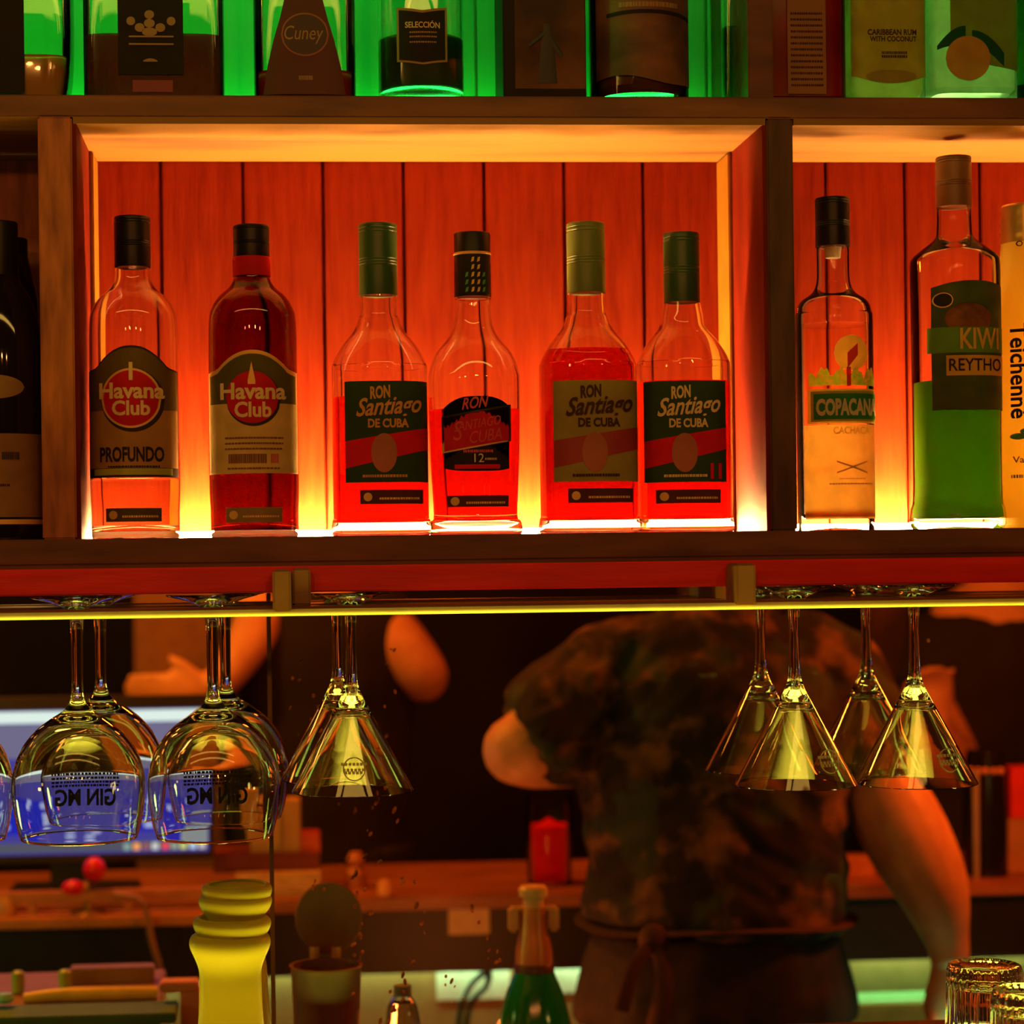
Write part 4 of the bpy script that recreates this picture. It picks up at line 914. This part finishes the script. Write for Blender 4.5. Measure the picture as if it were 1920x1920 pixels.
remesh('trousers', m, DARKC, pd, .012, 3)

# ------------------------------------------------------------------ things on the back counter
def solid(kind, label, cat, px0, px1, py0, py1, Y, dpt, mat, group=None, z0=None, bev=.002, extra=None):
    a = P(px0, py1, Y); b = P(px1, py0, Y); cx = (px0+px1)/2
    zb0 = P(cx, py1, Y).z if z0 is None else z0; zt = P(cx, py0, Y).z
    r = empty(kind, ((a.x+b.x)/2, Y+dpt/2, zb0), label, cat, group)
    MB().box(a.x, b.x, Y, Y+dpt, zb0, zt, bev).build('body' if extra is None else extra, mat, r, smooth=False)
    return r
YC = YF+.06
# red candle in a glass jar
cxp = 1036; kx_ = ppm(cxp, YC); X = P(cxp, 1600, YC).x
zcb = zc1
H = P(cxp, 1497, YC).z-zcb; hw = P(cxp, 1552, YC).z-zcb; rr = 44*kx_
jar = empty('candle', (X, YC+.04, zcb), 'red candle in a clear glass jar beside the bending person', 'candle')
MB().lathe([(0, .001), (rr*.9, 0), (rr*.95, .004), (rr, H), (rr-.002, H), (rr*.93-.002, .006), (0, .006)], tuple(jar.location), 36).build('glass_jar', thin_glass('jar_glass', (1, .95, .9), .16), jar)
MB().lathe([(0, .0065), (rr*.92-.002, .0065), (rr*.955-.0015, hw), (rr*.6, hw-.002), (0, hw+.012)], tuple(jar.location), 36).build('wax', paper('red_wax', (1, .02, .03), .4), jar)
MB().tube([(V((X, YC+.04, zcb+hw+.008)), .0012), (V((X, YC+.04, zcb+hw+.022)), .001)], 6).build('wick', BLACK, jar)
lamp('hidden_fill_light', (X-.16, .9, .84), 2.6, (1, .2, .03), .04)  # unseen fill added to brighten the candle jar
SAND = surf('cream_card', (.75, .48, .16), .6); 
solid('menu_holder', 'tall cream card holder standing behind the pane seam', 'card holder', 470, 528, 1478, 1602, YC+.03, .05, SAND, z0=None, extra='holder')
solid('menu_holder', 'second cream card holder, right of the pane seam', 'card holder', 530, 563, 1500, 1602, YC+.02, .05, surf('cream_card2', (.7, .42, .12), .6), extra='holder')
solid('box', 'small orange red box on the maroon case', 'box', 563, 600, 1562, 1602, YC+.02, .05, surf('orange_red_box', (.75, .12, .04), .5))
solid('case', 'maroon wooden case under the cream card holders', 'case', 400, 600, 1602, 1636, YC+.0, .12, surf('maroon_case', (.2, .03, .015), .5))
solid('paper_stack', 'stack of pale papers right of the pane seam', 'papers', 440, 602, 1637, 1685, YC-.02, .14, surf('pale_paper', (.8, .55, .2), .7, c2=(.5, .3, .1), scale=30, stretch=(1, 1, 8)), z0=zc1, extra='papers')
# small things
def turned(kind, label, cat, cx, Y, yb, prof, mat, part='body', z0=None, n=24, group=None):
    k = ppm(cx, Y); X = P(cx, yb, Y).x; zb0 = P(cx, yb, Y).z if z0 is None else z0
    r = empty(kind, (X, Y, zb0), label, cat, group)
    MB().lathe([(a*k, (yb-b)*k) for a, b in prof], (X, Y, zb0), n).build(part, mat, r); return r
turned('figurine', 'small orange figurine on the back counter', 'figurine', 668, YC+.05, 1678, [(0, 1678), (22, 1678), (20, 1650), (10, 1640), (17, 1625), (10, 1612), (0, 1610)], surf('orange_clay', (.6, .22, .07), .5), z0=zc1)
turned('knob', 'small orange knob on the edge of the back counter', 'knob', 722, YF+.02, 1706, [(0, 1706), (14, 1704), (15, 1688), (9, 1676), (0, 1675)], surf('orange_knob', (.85, .4, .12), .4), z0=zc1)
# red topped stand on the left ledge
st = turned('bar_tap', 'small brass stand with a round red knob and a red lever on the left ledge', 'tap', 165, YF-.03, 1712, [(0, 1712), (34, 1712), (30, 1706), (10, 1704), (9, 1668), (14, 1662), (8, 1650), (0, 1650)], surf('aged_brass', (.4, .22, .07), .35, .7), 'stand', z0=P(200, 1712, YF-.03).z)
k = ppm(170, YF-.03); q = P(177, 1630, YF-.03); MB().ball(q, 21*k, 18, (1, 1, 1.1)).build('knob', surf('red_plastic', (.85, .01, .02), .3), st)
q = P(138, 1665, YF-.035); MB().ball(q, 20*k, 14, (1.1, .7, .75)).tube([(q, .006), (P(165, 1662, YF-.03), .006)], 8).build('lever', MATS['red_plastic'], st)
turned('jar', 'small round brown jar at the left end of the ledge', 'jar', 8, YF-.03, 1708, [(0, 1708), (20, 1708), (24, 1690), (16, 1672), (0, 1670)], surf('amber_jar', (.7, .35, .08), .3), z0=P(200, 1712, YF-.03).z)
# hanging cable left
cb = MB().tube(smoothpath([(P(215, 1676, YF-.07), .004), (P(262, 1686, YF-.075), .004), (P(276, 1715, YF-.075), .0045), (P(284, 1760, YF-.07), .005), (P(300, 1815, YF-.05), .005), (P(312, 1850, YF-.03), .005)]), 8)
prop(cb.build('cable', surf('tan_cable', (.45, .22, .1), .5), None), 'tan cable hanging down from the ledge on the left', 'cable')
# cards and sheets
prop(MB().box(P(842, 1755, YF).x, P(919, 1755, YF).x, YF+.009, YF+.0115, P(880, 1754, YF).z, P(880, 1706, YF).z).build('card', surf('sand_card', (.75, .55, .28), .6), None, smooth=False), 'blank sand coloured card on the dark counter front', 'card')
YQ = YF+.055
MINT = paper('white_sheet', (.85, .9, .82), .1)
prop(MB().box(P(819, 1855, YQ).x, P(956, 1855, YQ).x, YQ, YQ+.004, P(888, 1874, YQ).z, P(888, 1806, YQ).z).build('sheet', MINT, None, smooth=False), 'white sheet on the lower panel with a black cable in front', 'sheet')
prop(MB().box(P(1030, 1855, YQ).x, P(1098, 1855, YQ).x, YQ, YQ+.004, P(1060, 1862, YQ).z, P(1060, 1800, YQ).z).build('sheet', MINT, None, smooth=False), 'white sheet on the lower panel right of the champagne bottle', 'sheet')
cb = MB().tube(smoothpath([(P(860, 1935, YQ-.03), .004), (P(865, 1890, YQ-.03), .004), (P(885, 1845, YQ-.03), .004), (P(915, 1822, YQ-.03), .006), (P(912, 1850, YQ-.03), .004), (P(885, 1880, YQ-.03), .004), (P(872, 1935, YQ-.03), .004)]), 8)
prop(cb.build('cable', BLACK, None), 'black cable loop in front of the white sheet', 'cable')
prop(MB().box(P(1500, 1900, YQ-.1).x, P(1980, 1900, YQ-.1).x, YQ-.1, YQ, P(1700, 2100, YQ-.1).z, P(1700, 1884, YQ-.1).z, .004).build('crate', surf('mint_plastic', (.25, .75, .4), .4), None, smooth=False), 'mint green plastic box below the hand of the bending person', 'box')
# right cluster on the back counter
for x0_, x1_, y0_, y1_, lab, mt in [(1592, 1640, 1612, 1684, 'small orange box between the bending person and the arm', surf('orange_tin', (.7, .27, .07), .4)), (1895, 1960, 1440, 1520, 'red box top at the right edge', surf('red_box', (.8, .04, .02), .4)), (1885, 1960, 1535, 1684, 'tan carton under the red box at the right edge', surf('tan_carton', (.5, .27, .1), .6))]:
    solid('box', lab, 'box', x0_, x1_, y0_, y1_, YC+.03, .05, mt, z0=zc1 if y1_ > 1600 else P(1920, 1535, YC+.03).z)
tb = turned('black_bottle', 'black bottle with a beaded orange rim right of the lowered arm', 'bottle', 1850, YC+.03, 1684, [(0, 1684), (40, 1684), (42, 1560), (38, 1480), (34, 1452), (0, 1450)], surf('black_glazed', (.012, .01, .01), .2), 'bottle_body', z0=zc1)
for i in range(5):
    k = ppm(1850, YC); MB().ball(P(1820+i*14, 1446, YC+.0), 7*k, 10).build('rim_bead', surf('orange_bead', (.8, .35, .12), .4), tb)
turned('straw', 'grey straw shape in front of the black bottle', 'straw', 1832, YC-.01, 1684, [(0, 1684), (5, 1684), (6, 1520), (7, 1480), (0, 1478)], surf('grey_metal', (.45, .38, .34), .4), z0=zc1)

# ------------------------------------------------------------------ things on the low worktop behind the panes
YW = .62
# champagne bottle with clamp stopper
kx_ = ppm(1000, YW); X = P(1002, 1850, YW).x; zz = lambda y: P(1002, y, YW).z-BK
ch = empty('champagne_bottle', (X, YW, BK), 'green champagne bottle with orange foil neck and cream clamp stopper', 'bottle')
MB().lathe([(0, .02), (.035, 0), (.044, .004), (.0445, max(.06, zz(1925))), (.040, zz(1895)), (.034, zz(1860)), (.026, zz(1830)), (.0215, zz(1810)), (0, zz(1808))], tuple(ch.location), 40).build('glass_body', surf('green_glass_body', (.008, .3, .05), .12, spec=.8, coat=.3), ch)
MB().lathe([(0, zz(1812)), (.0228, zz(1812)), (.0218, zz(1780)), (.0175, zz(1750)), (.0155, zz(1722)), (.0148, zz(1700)), (0, zz(1699))], tuple(ch.location), 32).build('foil', surf('copper_foil', (.75, .28, .08), .35, .4), ch)
MB().lathe([(0, zz(1702)), (.0125, zz(1702)), (.0125, zz(1682)), (.0175, zz(1680)), (.0178, zz(1666)), (.015, zz(1661)), (0, zz(1660))], tuple(ch.location), 32).build('stopper', surf('cream_plastic', (.85, .55, .25), .4), ch)
for sx in (-1, 1):
    MB().box(X+sx*.0245-.006, X+sx*.0245+.006, YW-.008, YW+.008, BK+zz(1746), BK+zz(1699), .003).box(X+min(0, sx*.02), X+max(0, sx*.02), YW-.004, YW+.004, BK+zz(1706), BK+zz(1699)).build('clamp_arm', MATS['cream_plastic'], ch, smooth=False)
MB().lathe([(.0225, zz(1822)), (.0245, zz(1820)), (.0235, zz(1806)), (.0222, zz(1804))], tuple(ch.location), 32).build('neck_ring', surf('dark_foil', (.1, .03, .015), .4), ch)
# clear plastic bottle
pb = bottle('plastic_bottle', 'small clear bottle with rounded shoulders left of the black cable', 758, .52, 2160, [(30, 2160, 2), (34, 2150, 2), (34, 1915, 2), (35, 1908, 2), (33, 1895, 2), (28, 1868, 2), (18, 1850, 2), (15, 1842, 2), (15, 1832, 2)], cap=(17, 1848, 1828), capm=surf('clear_grey_cap', (.25, .3, .25), .4), zb=BK, liq=(1860, liquid('water', (.95, 1, .97))))
# dark tin cup with round lid
kx_ = ppm(612, .42); X = P(612, 1860, .42).x; zt = P(612, 1812, .42).z-BK; rt = 66*kx_
tin = empty('metal_canister', (X, .42, BK), 'dark copper canister with an upright round lid, right of the pane seam', 'canister')
COP = surf('dark_copper', (.3, .11, .045), .5, .15, c2=(.12, .045, .02), scale=18)
MB().lathe([(0, 0), (rt*.72, 0), (rt*.75, .004), (rt, zt), (rt+.002, zt+.002), (rt-.002, zt+.002), (rt*.7, .006), (0, .006)], tuple(tin.location), 48).build('cup', COP, tin)
zl = P(618, 1720, .47).z; XL_ = P(616, 1720, .47).x; rl = 64*kx_
v = []; f = []
lid = MB()
for yy, r2 in ((.465, rl*.97), (.467, rl), (.471, rl), (.473, rl*.97)):
    for i in range(48): a = 2*math.pi*i/48; lid.v.append(V((XL_+r2*math.cos(a), yy, zl+r2*1.08*math.sin(a))))
for j in range(3):
    for i in range(48): lid.f.append((j*48+i, j*48+(i+1) % 48, (j+1)*48+(i+1) % 48, (j+1)*48+i))
lid.f.append(tuple(range(48))); lid.f.append(tuple(range(144, 192)))
lid.build('lid', surf('brown_lid', (.2, .065, .025), .8, 0), tin)
hg = MB()
for dx in (-22, 18): hg.tube([(P(612+dx, 1818, .46), .005), (P(612+dx, 1775, .462), .006)], 8)
hg.build('hinge', surf('hinge_copper', (.6, .25, .1), .4, .6), tin)
# left clutter behind the pane
pe = .55; TZ = P(78, 1858, pe+.16).z-.002
bx = empty('wooden_box', (P(140, 1858, .7).x, pe+.17, BK), 'low brown wooden box carrying the two lime green bottles and the yellow tube', 'box')
MB().box(P(-80, 1870, .7).x, P(300, 1870, .7).x, pe+.085, pe+.29, BK, TZ, .002).build('box_body', surf('brown_box_wood', (.3, .15, .05), .5), bx, smooth=False)
MB().box(P(-80, 1870, .7).x+.002, P(300, 1870, .7).x-.002, pe+.084, pe+.085, BK+.02, TZ-.03).build('dark_slot', BLACK, bx, smooth=False)
solid('sign_holder', 'orange cardboard bracket beside the yellow cups', 'sign', 300, 372, 1842, 1862, pe, .03, surf('orange_card', (.8, .35, .12), .6), extra='top_flap')
r_ = bpy.data.objects['sign_holder']; a = P(338, 1862, pe)
MB().box(a.x, P(374, 1862, pe).x, pe, pe+.03, BK, P(350, 1860, pe).z).build('upright_flap', MATS['orange_card'], r_, smooth=False)
prop(MB().tube(smoothpath([(V((P(45, 1874, pe+.1).x, pe+.1, TZ+.006)), .006), (V((P(120, 1872, pe+.1).x, pe+.1, TZ+.0085)), .0085), (V((P(220, 1873, pe+.1).x, pe+.1, TZ+.0085)), .0085), (V((P(296, 1868, pe+.1).x, pe+.1, TZ+.008)), .008)]), 12).build('bar_spoon_roll', surf('yellow_tube', (.85, .6, .05), .35), None), 'glossy yellow tube lying across the left clutter', 'tube')
for x in (34, 122):
    turned('small_bottle', 'small lime green bottle, %s of the pair above the yellow tube' % ('left' if x < 60 else 'right'), 'bottle', x, pe+.16, 1858, z0=TZ, prof=[(0, 1858), (11, 1856), (13, 1835), (12, 1820), (7, 1816), (0, 1815)], mat=surf('lime_glass', (.35, .5, .06), .3), group=None)
solid('drawer_box', 'brown wooden drawer box behind the yellow tube', 'box', 130, 288, 1815, 1866, pe+.2, .03, z0=TZ, mat=surf('brown_drawer', (.3, .16, .05), .5), extra='front')
prop(MB().add([P(165, 1925, pe-.02), P(195, 1893, pe+.05), P(262, 1893, pe+.05), P(240, 1925, pe-.02), P(165, 1928, pe-.02), P(195, 1896, pe+.05), P(262, 1896, pe+.05), P(240, 1928, pe-.02)], [(0, 1, 2, 3), (7, 6, 5, 4), (0, 4, 5, 1), (1, 5, 6, 2), (2, 6, 7, 3), (3, 7, 4, 0)]).build('sheet', surf('pale_sheet', (.8, .85, .85), .5), None, smooth=False), 'tilted pale sheet at the bottom left edge', 'sheet')
turned('lime', 'green lime beside the tilted pale sheet', 'lime', 280, pe, 1930, [(0, 1930), (20, 1925), (24, 1912), (18, 1899), (0, 1895)], surf('lime_skin', (.15, .5, .08), .4))
turned('lime', 'green lime at the left picture edge', 'lime', 8, pe, 1882, [(0, 1882), (14, 1880), (19, 1872), (14, 1863), (0, 1861)], surf('mint_skin', (.3, .8, .5), .3))
solid('tray', 'green tray under the left clutter', 'tray', -60, 330, 1905, 1925, pe-.06, .07, surf('green_tray', (.06, .2, .03), .6), extra='tray_body')
lamp('hidden_fill_light', (.95, .98, .82), .35, (.35, 1, .4), .04)  # mint fill added out of view to brighten the crate
lamp('hidden_fill_light', (-.85, .5, 1.1), 2.0, (.7, 1, .2), .05)  # added fill for the left clutter, kept out of view

# ------------------------------------------------------------------ front: stack of frosted yellow cups, ribbed tumblers
FY = paper('frosted_yellow_plastic', (.82, .74, .1), .45, .3, c2=(.78, .7, .08), scale=10)
Yk = -.04; kq = ppm(430, Yk, 1800)
cupO = [(52, 0), (58, 6), (60, 20), (57, 70), (58, 110), (66, 170), (76, 215), (80, 236), (78, 246), (72, 251)]
def cup(cx, ytop, lab, Y=Yk, prof=None, sc=1.0, grp='stacked yellow frosted cups'):
    kq = ppm(cx, Y, 1800)*1.0; X = P(cx, ytop, Y).x; zt = P(cx, ytop, Y).z; H = prof[-1][1]
    r = empty('frosted_cup', (X, Y, zt-H*kq), lab, 'cup', grp); w_ = kq*sc
    o_ = dens2([(a*w_, b*kq) for a, b in prof]); t_ = .0016
    pr = [(0, 2*kq)] + o_[:-3] + [(o_[-4][0]-t_, o_[-4][1])] + [(a-t_, b) for a, b in o_[::-1][4:-6]] + [(30*w_, 8*kq), (0, 8*kq)]
    mb = MB().lathe(pr, (0, 0, 0), 56); mesh('cup_body', mb.v, mb.f, FY, r, world=False)
    e = o_[-4:]; pr = e + [(e[-1][0]-.001, e[-1][1]+.0005), (e[-1][0]-.0028, e[-1][1]-.0005), (e[0][0]-.0022, e[0][1]), e[0]]
    mb = MB().lathe(pr, (0, 0, 0), 56); mesh('rim', mb.v, mb.f, FY, r, world=False)
    return r
def dens2(pp):
    o_ = []
    for i in range(len(pp)-1):
        a = pp[max(0, i-1)]; b = pp[i]; c = pp[i+1]; d = pp[min(len(pp)-1, i+2)]
        for s in (0, .33, .66): o_.append(tuple((2*b[q]+(c[q]-a[q])*s+(2*a[q]-5*b[q]+4*c[q]-d[q])*s*s+(3*b[q]-a[q]-3*c[q]+d[q])*s**3)*.5 for q in range(2)))
    return o_+[pp[-1]]
UP = [(44, 0), (48, 6), (49, 60), (51, 78), (57, 92), (67, 104), (72, 114), (73, 122), (70, 129), (64, 132)]
LOW = [(60, 0), (65, 8), (65, 60), (60, 130), (58, 190), (59, 215), (66, 236), (74, 254), (76, 266), (73, 276), (66, 281)]
c0_ = cup(431, 1750, 'lowest and widest of the stacked frosted yellow cups', prof=LOW)
zc_ = c0_.location.z
cup(435, 1719, 'second frosted yellow cup from the bottom of the stack', prof=UP); cup(441, 1677, 'third frosted yellow cup from the bottom of the stack', prof=UP, sc=.94); cup(444, 1657, 'topmost frosted yellow cup of the stack', prof=UP, sc=.9)
# support of the stack: a low tray on the counter
tz = zc_
turned_k = empty('coaster_tray', (c0_.location.x, Yk, CT), 'round dark coaster block under the yellow cups', 'tray')
MB().lathe([(0, 0), (.048, .0), (.052, .001), (.052, tz-CT-.001), (.048, tz-CT-.0003), (0, tz-CT-.0003)], tuple(turned_k.location), 32).build('rim', BLACK, turned_k)
cup(458, 1792, 'single frosted yellow cup standing behind the stack', Y=.09, prof=[(50, 0), (56, 6), (58, 60), (50, 120), (44, 200), (42, 240), (40, 255), (39, 260), (37, 262)], grp=None)
def tumbler(cx, ytop, Y, lab, R=70):
    k = ppm(cx, Y, 1850); X = P(cx, ytop, Y).x; zt = P(cx, ytop, Y).z; H = zt-CT
    r = empty('ribbed_tumbler', (X, Y, CT), lab, 'glass', 'upturned ribbed tumblers')
    a = R*k
    mb = MB()
    mb.lathe([(a*1.06, 0), (a*1.05, H*.3), (a, H*.8), (a*.99, H-.006)], (0, 0, 0), 120, rib=.018, nr=30)
    n0 = len(mb.v)
    mb2 = MB(); prof = [(a*1.06, 0), (a*1.05, H*.3), (a, H*.8), (a*.99, H-.006), (a*.93, H), (a*.6, H-.001), (0, H-.003)]
    inn = [(0, H-.014), (a*.85, H-.015), (a*.93, H-.022), (a*.97, H*.3), (a*.99, 0)]
    mb2.lathe(prof[::-1]+[(a*1.0, 0)]+inn[::-1], (0, 0, 0), 120, rib=.016, nr=30)
    mesh('glass_body', mb2.v, mb2.f, GLASS2, r, world=False, angle=80)
    return r
tumbler(1846, 1808, -.02, 'upturned ribbed glass tumbler, the further one in the lower right corner')
tumbler(1930, 1856, -.12, 'upturned ribbed glass tumbler, the nearer one cut by the right picture edge')
